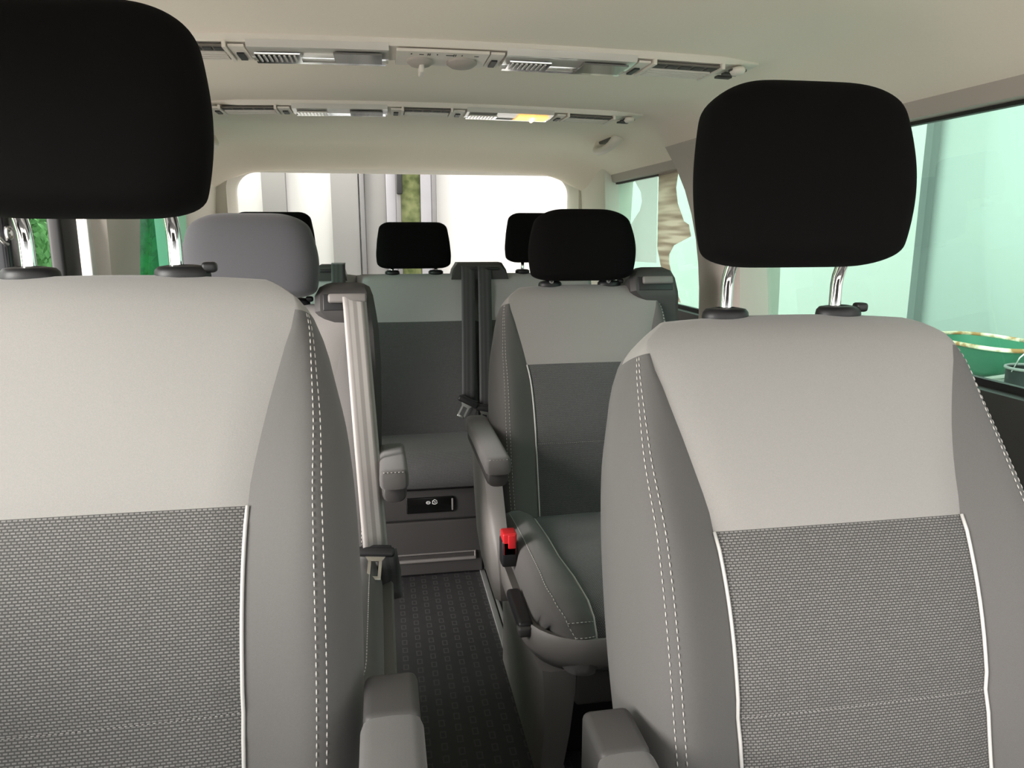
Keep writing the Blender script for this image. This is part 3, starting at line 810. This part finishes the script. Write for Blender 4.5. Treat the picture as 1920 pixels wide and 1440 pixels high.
# bench cushion
prof = [(0.00, 0.35), (-0.03, 0.392), (-0.10, 0.408), (-0.22, 0.418), (-0.34, 0.425), (-0.43, 0.420), (-0.465, 0.400), (-0.482, 0.370), (-0.484, 0.34), (-0.47, 0.315), (-0.44, 0.305)]
xs_ = [-0.64, -0.635, -0.62, -0.4, -0.21, -0.204, -0.198, 0.0, 0.198, 0.218, 0.224, 0.23, 0.25, 0.45, 0.62, 0.635, 0.64]
def cz(x): return 0.004 if min(abs(x + 0.204), abs(x - 0.224)) < 1e-3 else (0.012 if abs(x) > 0.639 else (0.004 if abs(x) > 0.634 else 0.0))
Lc = 0; G = []; UV = []
for i, (y, z) in enumerate(prof):
    if i: Lc += math.hypot(y - prof[i - 1][0], z - prof[i - 1][1])
    G.append([(x, y + cz(x) * (1 if y < -0.45 else 0), z - cz(x)) for x in xs_]); UV.append([(x, Lc) for x in xs_])
mb = MB().grid(G, UV); c_ = mb.build('seat_cushion', F_WOVEND, bench)
# base box with drawer front and handle recess
base = MB().box((0.0, -0.18, 0.151), (1.24, 0.48, 0.300), 0.010).build('base_box', P_DARK, bench, True, 40)
yf = -0.42
box('upper_fascia', (-0.02, yf - 0.006, 0.246), (0.395, 0.016, 0.098), P_DARK, base, 0.004)
box('drawer_front', (-0.02, yf - 0.006, 0.100), (0.395, 0.018, 0.182), P_DARK, base, 0.005)
box('side_fascia', (0.40, yf - 0.004, 0.15), (0.436, 0.012, 0.285), P_DARK, base, 0.004)
dg = MB().box((-0.025, yf - 0.020, 0.060), (0.36, 0.012, 0.010), 0.003).box((-0.025, yf - 0.018, 0.082), (0.36, 0.006, 0.004), 0.001).box((0.152, yf - 0.019, 0.071), (0.005, 0.010, 0.026), 0.002)
dg.build('drawer_pull', P_GREY, base, True, 40)
hp = MB().box((0.010, yf - 0.016, 0.247), (0.150, 0.008, 0.052), 0.003).build('release_panel', mat('gloss_black', (0.004, 0.004, 0.004), 0.25), base, True, 40)
def ringmark(mb, cx, cz, r, y, t=0.0011, n=18, a0=0, a1=360, sy=1.0):
    pts = [(cx + r * math.cos(math.radians(a0 + (a1 - a0) * i / n)), y, cz + sy * r * math.sin(math.radians(a0 + (a1 - a0) * i / n))) for i in range(n + 1)]
    mb.tube(pts, t, 5)
mk = MB(); yy = yf - 0.0205
ringmark(mk, 0.004, 0.256, 0.0062, yy, sy=0.7); mk.tube([(-0.003, yy, 0.256), (0.011, yy, 0.256)], 0.0008, 5)
pent = [(0.017, yy, 0.252), (0.018, yy, 0.261), (0.024, yy, 0.265), (0.031, yy, 0.262), (0.032, yy, 0.253), (0.026, yy, 0.250), (0.017, yy, 0.252)]
mk.tube(pent, 0.0011, 5); mk.tube([(0.021, yy, 0.258), (0.028, yy, 0.258), (0.026, yy, 0.254)], 0.0009, 5)
mk.build('release_symbols', WHITE, hp)
box('panel_tab', (0.081, yf - 0.018, 0.247), (0.006, 0.010, 0.040), P_GREY, hp, 0.002)

def bench_belt(px_top, px_bot, label, tongue_rot=0.0):
    b = thing('seat_belt', label, 'seat belt', (0, 0, 0), 'rear bench seat belts')
    p0 = onY(px_top[0], 500, 2.625); p1 = onY(px_top[0] + 0.5, 515, 2.622); p2 = onY(px_bot[0], px_bot[1], 2.50)
    pts = [p0 + Vector((0, 0.03, 0.004)), p0, p1] + [p1.lerp(p2, i / 10) + Vector((0, -0.006 * math.sin(math.pi * i / 10), 0)) for i in range(1, 11)]
    strap(MB(), pts, lambda t: Vector((1, 0.1, 0)), 0.047).build('webbing', WEBD, b)
    tongue(b, p2 + Vector((-0.004, -0.012, 0.0)), tongue_rot, 1.0, math.radians(-14))
    q = p2 + Vector((0.02, 0.02, -0.02))
    strap(MB(), [q, q + Vector((0.006, 0.03, -0.05)), q + Vector((0.01, 0.05, -0.10))], (1, 0, 0), 0.03).build('lower_webbing', WEBD, b)
bench_belt((877, 0), (879, 752), 'black seat belt with hanging steel tongue, left of the pair on the rear bench', 0.5)
bench_belt((908, 0), (912, 765), 'black seat belt beside the right middle seat, right of the pair on the rear bench', 0.2)
b = thing('seat_belt', 'short black belt stretch under the bench belt guide near the left middle seat', 'seat belt', (0, 0, 0), 'rear bench seat belts')
p0 = onY(634, 496, 2.625); p2 = onY(640, 760, 2.5)
strap(MB(), [p0 + Vector((0, 0.03, 0.004)), p0, p0.lerp(p2, 0.5) , p2], (1, 0, 0), 0.047).build('webbing', WEBD, b)

# ------------------------------------------------------------------ floor rail
rl = thing('seat_rail', 'silver aluminium seat rail set into the dark aisle floor', 'floor rail', (0.188, 1.6, 0))
MB().box((-0.011, 0, 0.003), (0.016, 1.36, 0.006), 0.0015).box((0.007, 0, 0.0024), (0.010, 1.36, 0.0048), 0.0015).build('rail_top', ALU, rl, True, 40)
MB().box((0.018, 0, 0.0015), (0.012, 1.36, 0.003)).build('rail_groove', SEAL, rl, False)
MB().box((0.030, 0, 0.003), (0.010, 1.36, 0.006), 0.0015).build('rail_edge', ALU, rl, True, 40)

# ------------------------------------------------------------------ ceiling consoles
def console(y, label, segs, x0, x1, depth=0.085, lit=None, sy=1.0):
    """segs: (kind, x_start, x_end)"""
    r = thing('ceiling_console', label, 'ceiling console', (0, y, 0), 'ceiling consoles')
    r.scale = (1, 1.32, 1)
    def Z(x, off=0.0): return ceil_z(x, y) - off
    N = 40; rows = []
    for i in range(N + 1):
        x = x0 + (x1 - x0) * i / N
        tp = 1.0
        if i < 3: tp = 0.55 + 0.15 * i
        if i > N - 3: tp = 0.55 + 0.15 * (N - i)
        d = depth / 2 - 0.002
        th = 0.015 * (0.3 + 0.7 * min(1, min(i, N - i) / 3))
        rows.append([(x, -d * tp, Z(x) + 0.004), (x, -d * tp, Z(x, 0.004)), (x, -d * tp + 0.003, Z(x, th * 0.8)), (x, -0.018, Z(x, th)), (x, 0.018, Z(x, th)), (x, d * tp - 0.003, Z(x, th * 0.8)), (x, d * tp, Z(x, 0.004)), (x, d * tp, Z(x) + 0.004)])
    MB().grid(rows, closed=True, cap0=True, cap1=True).build('housing', P_BEIGE, r, True, 35)
    KY = depth / 0.070
    def plate(mb, xa, xb, ya, yb, off, th=0.004, n=6):
        ya, yb = ya * KY, yb * KY
        for j in range(1):
            rr = []
            for i in range(n + 1):
                x = xa + (xb - xa) * i / n
                rr.append([(x, ya, Z(x, off)), (x, yb, Z(x, off)), (x, yb, Z(x, off + th)), (x, ya, Z(x, off + th))])
            mb.grid(rr, closed=True, cap0=True, cap1=True)
        return mb
    for kind, xa, xb in segs:
        if kind == 'vent':
            v = plate(MB(), xa, xb, -0.030, 0.026, 0.0155, 0.003).build('vent', mat('vent_shadow', (0.16, 0.145, 0.125), 0.7), r, True, 40)
            s_ = MB()
            for q in range(4): plate(s_, xa + 0.003, xb - 0.003, -0.008 + q * 0.009, -0.0035 + q * 0.009, 0.0185, 0.003)
            s_.build('vent_louvres', P_BEIGE, v, True, 40)
            s_ = MB(); nn = 5
            for q in range(nn):
                w = (xb - xa) / nn; plate(s_, xa + w * (q + 0.12), xa + w * (q + 0.88), -0.026, -0.014, 0.0165, 0.0035, 2)
            s_.build('vent_openings', P_DARK, v, True, 40)
            for xq in (xa - 0.006, xb): plate(MB(), xq, xq + 0.006, -0.034, 0.030, 0.012, 0.010).build('vent_frame', P_BEIGE, v, True, 40)
        elif kind == 'lamp':
            lm = MB(); rr = []
            for i in range(9):
                x = xa + (xb - xa) * i / 8
                rr.append([(x, -0.033 * KY, Z(x, 0.008)), (x, -0.030 * KY, Z(x, 0.019)), (x, 0.0, Z(x, 0.022)), (x, 0.024 * KY, Z(x, 0.021)), (x, 0.032 * KY, Z(x, 0.008))])
            lm.grid(rr, closed=True, cap0=True, cap1=True)
            lo = lm.build('lamp_lens', LENS, r, True, 50)
            w = xb - xa
            MB_ = MB(); plate(MB_, xa + w * 0.04, xa + w * 0.36, -0.016, 0.018, 0.0225, 0.003); MB_.build('lens_reflector', CHROME, lo, True, 40)
            MB_ = MB()
            for q in range(8): plate(MB_, xa + w * (0.06 + 0.036 * q), xa + w * (0.06 + 0.036 * q) + 0.003, -0.012, 0.014, 0.0252, 0.0015, 1)
            MB_.build('lens_ribs', LENS, lo, True, 40)
            MB_ = MB(); plate(MB_, xa + w * 0.02, xa + w * 0.98, 0.0185, 0.027, 0.0215, 0.003); MB_.build('lens_highlight_strip', CHROME, lo, True, 40)  # chrome strip added to draw the bright highlight along the lens edge
            MB_ = MB(); plate(MB_, xa + w * 0.60, xa + w * 0.95, -0.024, 0.017, 0.0225, 0.003)
            if lit == (kind, xa):
                LM = mat('warm_lit_lens', (0.8, 0.5, 0.2), 0.4); bb = LM.node_tree.nodes['Principled BSDF']
                bb.inputs['Emission Color'].default_value = (1.0, 0.50, 0.16, 1); bb.inputs['Emission Strength'].default_value = 1.0
                MB_.build('lit_reading_light', LM, lo, True, 40)['label'] = 'glowing warm reading light'
                LB = mat('bulb_glow', (1, 0.8, 0.5), 0.4); bb = LB.node_tree.nodes['Principled BSDF']
                bb.inputs['Emission Color'].default_value = (1.0, 0.72, 0.35, 1); bb.inputs['Emission Strength'].default_value = 8.0
                MB_ = MB(); xm = xa + w * 0.78
                MB_.lathe([(0.002, -0.004), (0.005, 0.0), (0.005, 0.022), (0.002, 0.026)], (xm, -0.012, Z(xm, 0.027)), 10, 'y').build('bulb', LB, lo)
            else:
                MB_.build('reading_light', mat('grey_lens', (0.16, 0.155, 0.145), 0.12), lo, True, 40)
        elif kind == 'switch':
            MB_ = MB(); plate(MB_, xa, xb, -0.030, 0.028, 0.015, 0.004, 2); o = MB_.build('switch_plate', P_BEIGE, r, True, 40)
            MB_ = MB(); w = xb - xa; plate(MB_, xa + w * 0.28, xa + w * 0.72, -0.006, 0.022, 0.019, 0.003, 1); o2 = MB_.build('switch', P_BLACK, o, True, 40)
        elif kind == 'panel':
            MB_ = MB(); plate(MB_, xa, xb, -0.032, 0.030, 0.015, 0.005); o = MB_.build('control_panel', P_BEIGE, r, True, 40)
            w = xb - xa; MB_ = MB()
            for q, rr_ in ((0.27, 0.024), (0.74, 0.028)):
                xm = xa + w * q
                MB_ = MB().lathe([(rr_, 0.0), (rr_, -0.004), (rr_ * 0.75, -0.009), (rr_ * 0.35, -0.011)], (xm, 0.010, Z(xm, 0.0195)), 24)
                d_ = MB_.build('control_dial', P_WARM, o, True, 45)
                if q < 0.5: MB().box((xm + 0.002, 0.016, Z(xm, 0.035)), (0.009, 0.036, 0.016), 0.003).build('dial_grip', P_BEIGE, d_, True, 40)
            for qs, yy_, dd in (((0.16, 0.44, 0.71), -0.030, (0.0018, 0.005, 0.001)), ((0.34, 0.36, 0.62, 0.64), -0.029, (0.0016, 0.010, 0.001)), ((0.27, 0.56, 0.59, 0.87), -0.028, (0.008, 0.002, 0.001))):
                for q in qs: xm = xa + w * q; MB().box((xm, yy_, Z(xm, 0.0202)), dd).build('dial_mark', INK, o, False)
        elif kind == 'nozzle':
            MB_ = MB()
            for q in range(3): plate(MB_, xa + 0.006, xb - 0.004, -0.022 + q * 0.017, -0.013 + q * 0.017, 0.0145, 0.004, 2)
            o = MB_.build('nozzle_slots', P_DARK, r, True, 40)
            xm = (xa + xb) / 2
            MB().lathe([(0.012, 0.0), (0.014, -0.006), (0.010, -0.012), (0.004, -0.013)], (xm, -0.026, Z(xm, 0.012)), 16).build('nozzle_knob', P_BEIGE, r)
def cx1(px, y, py): return onY(px, py, y).x
Y1, Y2 = 1.445, 2.085
def s1(*a): return [(k_, cx1(p, Y1, 95), cx1(q, Y1, 95)) for k_, p, q in a]
console(Y1, 'nearer ceiling console with round control dials and two clear lamps', s1(('vent', 325, 428), ('switch', 437, 466), ('lamp', 470, 728), ('panel', 742, 910), ('switch', 913, 938), ('lamp', 942, 1178), ('switch', 1182, 1203), ('vent', 1212, 1330), ('nozzle', 1352, 1388)), cx1(235, Y1, 75), cx1(1408, Y1, 115), 0.095)
def s2(*a): return [(k_, cx1(p, Y2, 200), cx1(q, Y2, 200)) for k_, p, q in a]
sg2 = s2(('switch', 398, 418), ('vent', 420, 518), ('switch', 524, 546), ('lamp', 550, 726), ('switch', 732, 752), ('vent', 756, 842), ('switch', 848, 868), ('lamp', 872, 1032), ('switch', 1038, 1054), ('vent', 1060, 1140), ('nozzle', 1160, 1186))
litx = [s for s in sg2 if s[0] == 'lamp'][1][1]
console(Y2, 'farther ceiling console with one reading light glowing orange', sg2, cx1(384, Y2, 190), cx1(1200, Y2, 212), 0.085, ('lamp', litx))

# grab handles
def grab(x, y, sx, label):
    z = ceil_z(x, y)
    r = thing('grab_handle', label, 'grab handle', (x, y, z), 'ceiling grab handles')
    L = 0.10
    pts = [(0.012 * sx, -L, 0.01), (0.0, -L, -0.008), (-0.012 * sx, -L * 0.86, -0.024), (-0.018 * sx, -L * 0.5, -0.032), (-0.018 * sx, 0, -0.034), (-0.018 * sx, L * 0.5, -0.032), (-0.012 * sx, L * 0.86, -0.024), (0.0, L, -0.008), (0.012 * sx, L, 0.01)]
    MB().tube(pts, [0.020, 0.019, 0.016, 0.0135, 0.013, 0.0135, 0.016, 0.019, 0.020], 12).build('grip', P_BEIGE, r)
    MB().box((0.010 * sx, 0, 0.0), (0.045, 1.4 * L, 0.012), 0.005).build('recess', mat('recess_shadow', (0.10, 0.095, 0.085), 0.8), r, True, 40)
    for s_ in (-1, 1): MB().box((0.006 * sx, s_ * L, 0.0), (0.034, 0.034, 0.016), 0.006).build('mount', P_BEIGE, r, True, 40)
pz = onY(1143, 272, 2.85)
grab(0.66, 2.57, 1, 'beige grab handle on the ceiling above the rear right window')
grab(-0.655, 2.60, -1, 'beige grab handle on the ceiling at left beside a front headrest')

# ------------------------------------------------------------------ patterned paper and film on the rear right glass
def glass_pt(px, py, off=0.0):
    # plane of the leaning pane, inner side
    p = onX(px, py, 0.84)
    for _ in range(6):
        xg = 0.872 - 0.042 * (p.z - 0.835) / 0.48 - 0.004 - off; p = onX(px, py, xg)
    return p
WOODP = mat('wood_print_paper', (0.60, 0.54, 0.48), 0.7)
n, l, b = nodes(WOODP)
tc = n.new('ShaderNodeTexCoord'); mp_ = n.new('ShaderNodeMapping'); mp_.inputs['Rotation'].default_value = (math.radians(28), 0, 0); mp_.inputs['Scale'].default_value = (1, 4, 55)
nz = n.new('ShaderNodeTexNoise'); nz.inputs['Scale'].default_value = 1.0; nz.inputs['Detail'].default_value = 1
rp = n.new('ShaderNodeValToRGB'); rp.color_ramp.elements[0].color = (0.62, 0.50, 0.42, 1); rp.color_ramp.elements[1].color = (0.95, 0.84, 0.76, 1)
rp.color_ramp.elements[0].position = 0.35; rp.color_ramp.elements[1].position = 0.65
l.new(tc.outputs['Object'], mp_.inputs[0]); l.new(mp_.outputs[0], nz.inputs[0]); l.new(nz.outputs['Fac'], rp.inputs[0]); l.new(rp.outputs[0], b.inputs['Base Color'])
poly = [(1236, 316), (1271, 307), (1273, 320), (1271, 331), (1268, 352), (1271, 381), (1283, 415), (1292, 421), (1296, 443), (1264, 460), (1255, 477), (1255, 493), (1264, 534), (1277, 568), (1263, 562), (1249, 534), (1239, 496), (1233, 465)]
tl_ = n.new('ShaderNodeBsdfTranslucent'); l.new(rp.outputs[0], tl_.inputs[0]); mxs = n.new('ShaderNodeMixShader'); mxs.inputs[0].default_value = 0.55
l.new(b.outputs[0], mxs.inputs[1]); l.new(tl_.outputs[0], mxs.inputs[2]); l.new(mxs.outputs[0], n['Material Output'].inputs[0])
o = MB().poly([glass_pt(*p) for p in poly], (-0.0015, 0, 0)).build('paper_strip', WOODP, None, False)
tag(o, 'torn strip of brown wood-patterned paper on the rear right window', 'paper')
FILM = bpy.data.materials.new('milky_film'); FILM.use_nodes = True
n, l = FILM.node_tree.nodes, FILM.node_tree.links
b = n['Principled BSDF']; b.inputs['Base Color'].default_value = (0.88, 0.9, 0.88, 1); b.inputs['Roughness'].default_value = 0.4; b.inputs['Alpha'].default_value = 0.4
poly = [(1186, 331), (1234, 316), (1232, 400), (1231, 493), (1189, 490), (1183, 421), (1200, 395), (1204, 378), (1202, 360)]
o = MB().poly([glass_pt(*p) for p in poly], (-0.001, 0, 0)).build('plastic_film', FILM, None, False)
tag(o, 'milky scrap of clear film on the rear right window beside the paper strip', 'film')

# ------------------------------------------------------------------ open sliding door and left side fittings
sd = MB()
dr = thing('door_1', 'open sliding door standing outside the rear left window', 'door', (-0.99, 2.42, 0)); dr['kind'] = 'structure'
MB().box((0, 0.52, 0.38), (0.07, 1.06, 0.90), 0.02).build('door_panel', P_WARM, dr, True, 40)
MB().box((0, 0.02, 1.08), (0.05, 0.045, 0.52), 0.01).box((0, 1.03, 1.08), (0.05, 0.045, 0.52), 0.01).box((0, 0.52, 1.33), (0.05, 1.05, 0.05), 0.01).build('door_frame', SEAL, dr, True, 40)
MB().box((0.0, 0.52, 1.06), (0.006, 0.98, 0.50)).build('door_glass', G_DARKGREEN, dr, False)
# black lock pillar with bolt
bp = thing('lock_pillar', 'glossy black upright post with a round bolt, far left behind the front headrest', 'pillar', (-0.82, 1.585, 0))
GB = mat('gloss_black_trim', (0.006, 0.006, 0.008), 0.2)
MB().box((0, 0, 0.66), (0.05, 0.085, 1.316), 0.012).build('post', GB, bp, True, 40)
pb = onX(15, 437, -0.794) - Vector((-0.82, 1.585, 0))
MB().lathe([(0.013, 0.0), (0.013, 0.004), (0.010, 0.005), (0.009, 0.002), (0.006, 0.002), (0.005, 0.006), (0.002, 0.006)], pb, 20, 'x').build('bolt', STEEL, bp, True, 40)
pb2 = onX(8, 452, -0.794) - Vector((-0.82, 1.585, 0))
MB().tube([pb2 + Vector((0, -0.02, 0.008)), pb2 + Vector((0.002, -0.005, -0.004)), pb2 + Vector((0, 0.012, -0.006))], 0.003, 8).build('catch', STEEL, bp)
# rear edge of the door opening: black seal and white sill
MB().box((-0.835, 1.90, 0.70), (0.03, 0.10, 1.28), 0.008).build('trim_7', SEAL, None, True, 40)['kind'] = 'structure'
MB().box((-0.815, 2.005, 0.70), (0.012, 0.04, 1.28), 0.004).build('trim_8', mat('white_paint', (0.8, 0.8, 0.78), 0.35), None, True, 40)['kind'] = 'structure'

# ------------------------------------------------------------------ outside: yard
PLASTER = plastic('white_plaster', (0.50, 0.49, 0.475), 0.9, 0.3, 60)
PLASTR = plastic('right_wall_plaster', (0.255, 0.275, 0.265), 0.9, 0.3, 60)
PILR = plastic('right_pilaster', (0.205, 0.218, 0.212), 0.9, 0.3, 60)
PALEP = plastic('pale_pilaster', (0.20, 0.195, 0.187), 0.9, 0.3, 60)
GROUND = plastic('yard_concrete', (0.55, 0.525, 0.49), 0.9, 0.5, 30)
GZ = -0.36
struct(MB().box((0, 3, GZ - 0.05), (24, 24, 0.1)).build('floor_yard', GROUND, None, False), 'concrete yard outside the van')
YW = 6.6
wr = struct(MB().box((-0.5, YW + 0.1, 1.7), (11.0, 0.2, 4.3)).build('wall_yard_rear', PLASTER, None, False), 'white yard wall behind the van')
for a, c, pm in ((497, 541, PALEP), (624, 674, PALEP)):
    xa, xb = onY(a, 420, YW).x, onY(c, 420, YW).x
    struct(MB().box(((xa + xb) / 2, YW - 0.03, 1.7), (xb - xa, 0.08, 4.1)).build('trim_9', pm, None, False), 'grey pilaster on the rear yard wall')
# casement window on the rear wall
xa, xb = onY(677, 420, YW).x, onY(818, 420, YW).x
wn = thing('window_7', 'grey framed house window in the rear yard wall', 'window', (xa, YW, 0)); wn['kind'] = 'structure'
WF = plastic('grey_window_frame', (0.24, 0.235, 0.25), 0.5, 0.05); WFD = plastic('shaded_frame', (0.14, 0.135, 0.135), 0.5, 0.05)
w = xb - xa
def fr(x0, x1, z0, z1, y=-0.06, th=0.08, mt=WF, nm='window_frame'): return MB().box(((x0 + x1) / 2, y, (z0 + z1) / 2), (x1 - x0, th, z1 - z0), 0.006).build(nm, mt, wn, True, 40)
fr(0, w * 0.06, 0.3, 2.6, mt=WFD); fr(w * 0.06, w * 0.34, 0.3, 2.6, -0.03, 0.05, PALEP, 'shutter_board'); fr(w * 0.34, w * 0.47, 0.3, 2.6); fr(w * 0.47, w * 0.53, 0.3, 2.6, -0.08, 0.1, WFD)
fr(w * 0.79, w * 0.93, 0.3, 2.6); fr(w * 0.93, w * 1.0, 0.3, 2.6, -0.05, 0.09, WFD)
LEAFG = plastic('leafy_green', (0.22, 0.27, 0.08), 0.8, 0.4, 20)
n, l, b = nodes(LEAFG)
tc = n.new('ShaderNodeTexCoord'); nz = n.new('ShaderNodeTexNoise'); nz.inputs['Scale'].default_value = 14; nz.inputs['Detail'].default_value = 6
rp = n.new('ShaderNodeValToRGB'); rp.color_ramp.elements[0].color = (0.06, 0.085, 0.02, 1); rp.color_ramp.elements[1].color = (0.22, 0.24, 0.10, 1); rp.color_ramp.elements[0].position = .35; rp.color_ramp.elements[1].position = .68
l.new(tc.outputs['Object'], nz.inputs['Vector']); l.new(nz.outputs['Fac'], rp.inputs[0]); l.new(rp.outputs[0], b.inputs['Base Color'])
fr(w * 0.53, w * 0.79, 0.3, 2.6, -0.01, 0.02, LEAFG, 'garden_pane')
p1 = onY(748, 352, YW)
MB().box((p1.x - xa, -0.14, p1.z + 0.14), (0.05, 0.05, 0.40), 0.01).build('window_stay', P_BLACK, wn, True, 40)
# right yard wall
XR = 5.3
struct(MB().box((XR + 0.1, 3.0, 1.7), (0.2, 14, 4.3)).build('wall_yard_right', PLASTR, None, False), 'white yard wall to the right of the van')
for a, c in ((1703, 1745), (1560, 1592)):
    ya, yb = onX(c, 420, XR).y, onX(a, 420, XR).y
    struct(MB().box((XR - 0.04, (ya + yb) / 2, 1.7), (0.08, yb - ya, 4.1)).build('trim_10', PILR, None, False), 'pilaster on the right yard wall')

# wheelbarrow
RUST = mat('rusty_rim', (0.20, 0.13, 0.06), 0.8)
n, l, b = nodes(RUST)
tc = n.new('ShaderNodeTexCoord'); nz = n.new('ShaderNodeTexNoise'); nz.inputs['Scale'].default_value = 9; nz.inputs['Detail'].default_value = 5
rp = n.new('ShaderNodeValToRGB'); rp.color_ramp.elements[0].color = (0.30, 0.14, 0.05, 1); rp.color_ramp.elements[1].color = (0.75, 0.70, 0.55, 1); rp.color_ramp.elements[0].position = .4; rp.color_ramp.elements[1].position = .6
l.new(tc.outputs['Object'], nz.inputs['Vector']); l.new(nz.outputs['Fac'], rp.inputs[0]); l.new(rp.outputs[0], b.inputs['Base Color'])
TUB = plastic('green_painted_steel', (0.025, 0.13, 0.075), 0.5, 0.2, 40)
rim = onX(1850, 640, 4.5)
wb = thing('wheelbarrow', 'green wheelbarrow with rusty rim by the right yard wall', 'wheelbarrow', (4.5, rim.y, GZ))
rz = rim.z - GZ
def tubring(hx, hy, z, n=28, ox=0.0): return [(hx * math.copysign(abs(math.cos(2 * math.pi * i / n)) ** 0.6, math.cos(2 * math.pi * i / n)), oy_(i, n, hy), z) for i in range(n)]
def oy_(i, n, hy): s_ = math.sin(2 * math.pi * i / n); return hy * math.copysign(abs(s_) ** 0.6, s_)
MB().grid([tubring(0.12, 0.20, rz - 0.26), tubring(0.20, 0.32, rz - 0.20), tubring(0.28, 0.46, rz - 0.04), tubring(0.30, 0.48, rz)], closed=True, cap0=True).build('tub', TUB, wb, True, 50)
MB().tube([Vector(p) for p in tubring(0.305, 0.485, rz)] + [Vector(tubring(0.305, 0.485, rz)[0])], 0.016, 8).build('rim', RUST, wb)
for sg in (-1, 1):
    MB().tube([(sg * 0.16, -0.75, rz - 0.08), (sg * 0.16, -0.2, rz - 0.25), (sg * 0.08, 0.55, 0.18)], 0.017, 8).build('handle', STEEL, wb)
    MB().tube([(sg * 0.16, -0.15, rz - 0.25), (sg * 0.18, -0.25, 0.01)], 0.015, 8).build('leg', STEEL, wb)
MB().lathe([(0.04, -0.03), (0.16, -0.035), (0.18, -0.02), (0.18, 0.02), (0.16, 0.035), (0.04, 0.03)], (0, 0.60, 0.181), 24, 'x').build('wheel', SEAL, wb)
# buckets
BK = plastic('dirty_black_bucket', (0.010, 0.011, 0.011), 0.7, 0.2, 60)
def bucket(px, py_top, label, x, h, r, z0):
    p = onX(px, py_top, x)
    t = thing('bucket', label, 'bucket', (x, p.y, z0), 'mortar buckets by the yard wall')
    MB().lathe([(r * 0.82, 0.0), (r * 0.86, 0.01), (r * 0.97, h * 0.72), (r * 1.03, h * 0.74), (r * 1.03, h * 0.80), (r * 0.98, h * 0.82), (r, h - 0.006), (r * 0.94, h - 0.006), (r * 0.80, 0.03), (0.001, 0.025)], (0, 0, 0), 28).build('bucket_body', BK, t, True, 40)
    rr = [(r * 1.02 * math.cos(2 * math.pi * i / 28), r * 1.02 * math.sin(2 * math.pi * i / 28), h) for i in range(29)]
    MB().tube(rr, 0.009, 8).build('bucket_rim', PALEP, t)
    MB().tube([(-r, 0, h - 0.02), (-r * 0.9, -0.03, h + 0.07), (-r * 0.3, -0.05, h + 0.15), (r * 0.4, -0.05, h + 0.15), (r * 0.92, -0.03, h + 0.06), (r, 0, h - 0.02)], 0.005, 6).build('bail_handle', STEEL, t)
    return p
pp = onX(1932, 690, 3.7)
bucket(1932, 690, 'black mortar bucket with pale rim in front of the wheelbarrow', 3.7, pp.z - GZ, 0.125, GZ)

# hedge and gate on the left
HG = plastic('hedge_leaf', (0.10, 0.42, 0.12), 0.7, 0.2, 50)
n, l, b = nodes(HG)
oi = n.new('ShaderNodeTexCoord'); nz = n.new('ShaderNodeTexNoise'); nz.inputs['Scale'].default_value = 3.0; nz.inputs['Detail'].default_value = 4
rp = n.new('ShaderNodeValToRGB'); rp.color_ramp.elements[0].color = (0.05, 0.17, 0.05, 1); rp.color_ramp.elements[1].color = (0.26, 0.62, 0.24, 1); rp.color_ramp.elements[0].position = .36; rp.color_ramp.elements[1].position = .62
l.new(oi.outputs['Object'], nz.inputs['Vector']); l.new(nz.outputs['Fac'], rp.inputs[0]); l.new(rp.outputs[0], b.inputs['Base Color'])
mb = MB()
for i in range(16000):
    c = Vector((-2.7 + random.gauss(0, 0.09), random.uniform(2.0, 6.2), random.uniform(GZ, 1.75)))
    if i % 3 == 0: c = Vector((random.uniform(-2.8, -1.3), 5.7 + random.gauss(0, 0.09), c.z))
    a, bb_ = random.uniform(0, 6.28), random.uniform(-0.9, 0.9)
    d = Vector((math.cos(a) * 0.3 + 0.0, math.sin(a), bb_)).normalized(); s_ = d.cross(Vector((1, 0.2, 0.1))).normalized()
    L = random.uniform(0.025, 0.055)
    mb.grid([[c - d * L - s_ * 0.004, c - d * L + s_ * 0.004], [c - s_ * L * 0.4, c + s_ * L * 0.4 + Vector((0.01, 0, 0))], [c + d * L - s_ * 0.003, c + d * L + s_ * 0.003]])
mb.box((-2.82, 4.1, 0.68), (0.2, 4.3, 2.06), 0.02); mb.box((-2.06, 5.85, 0.68), (1.5, 0.2, 2.06), 0.02)
tag(mb.build('hedge', HG), 'dense green hedge along the left side of the yard', 'hedge')
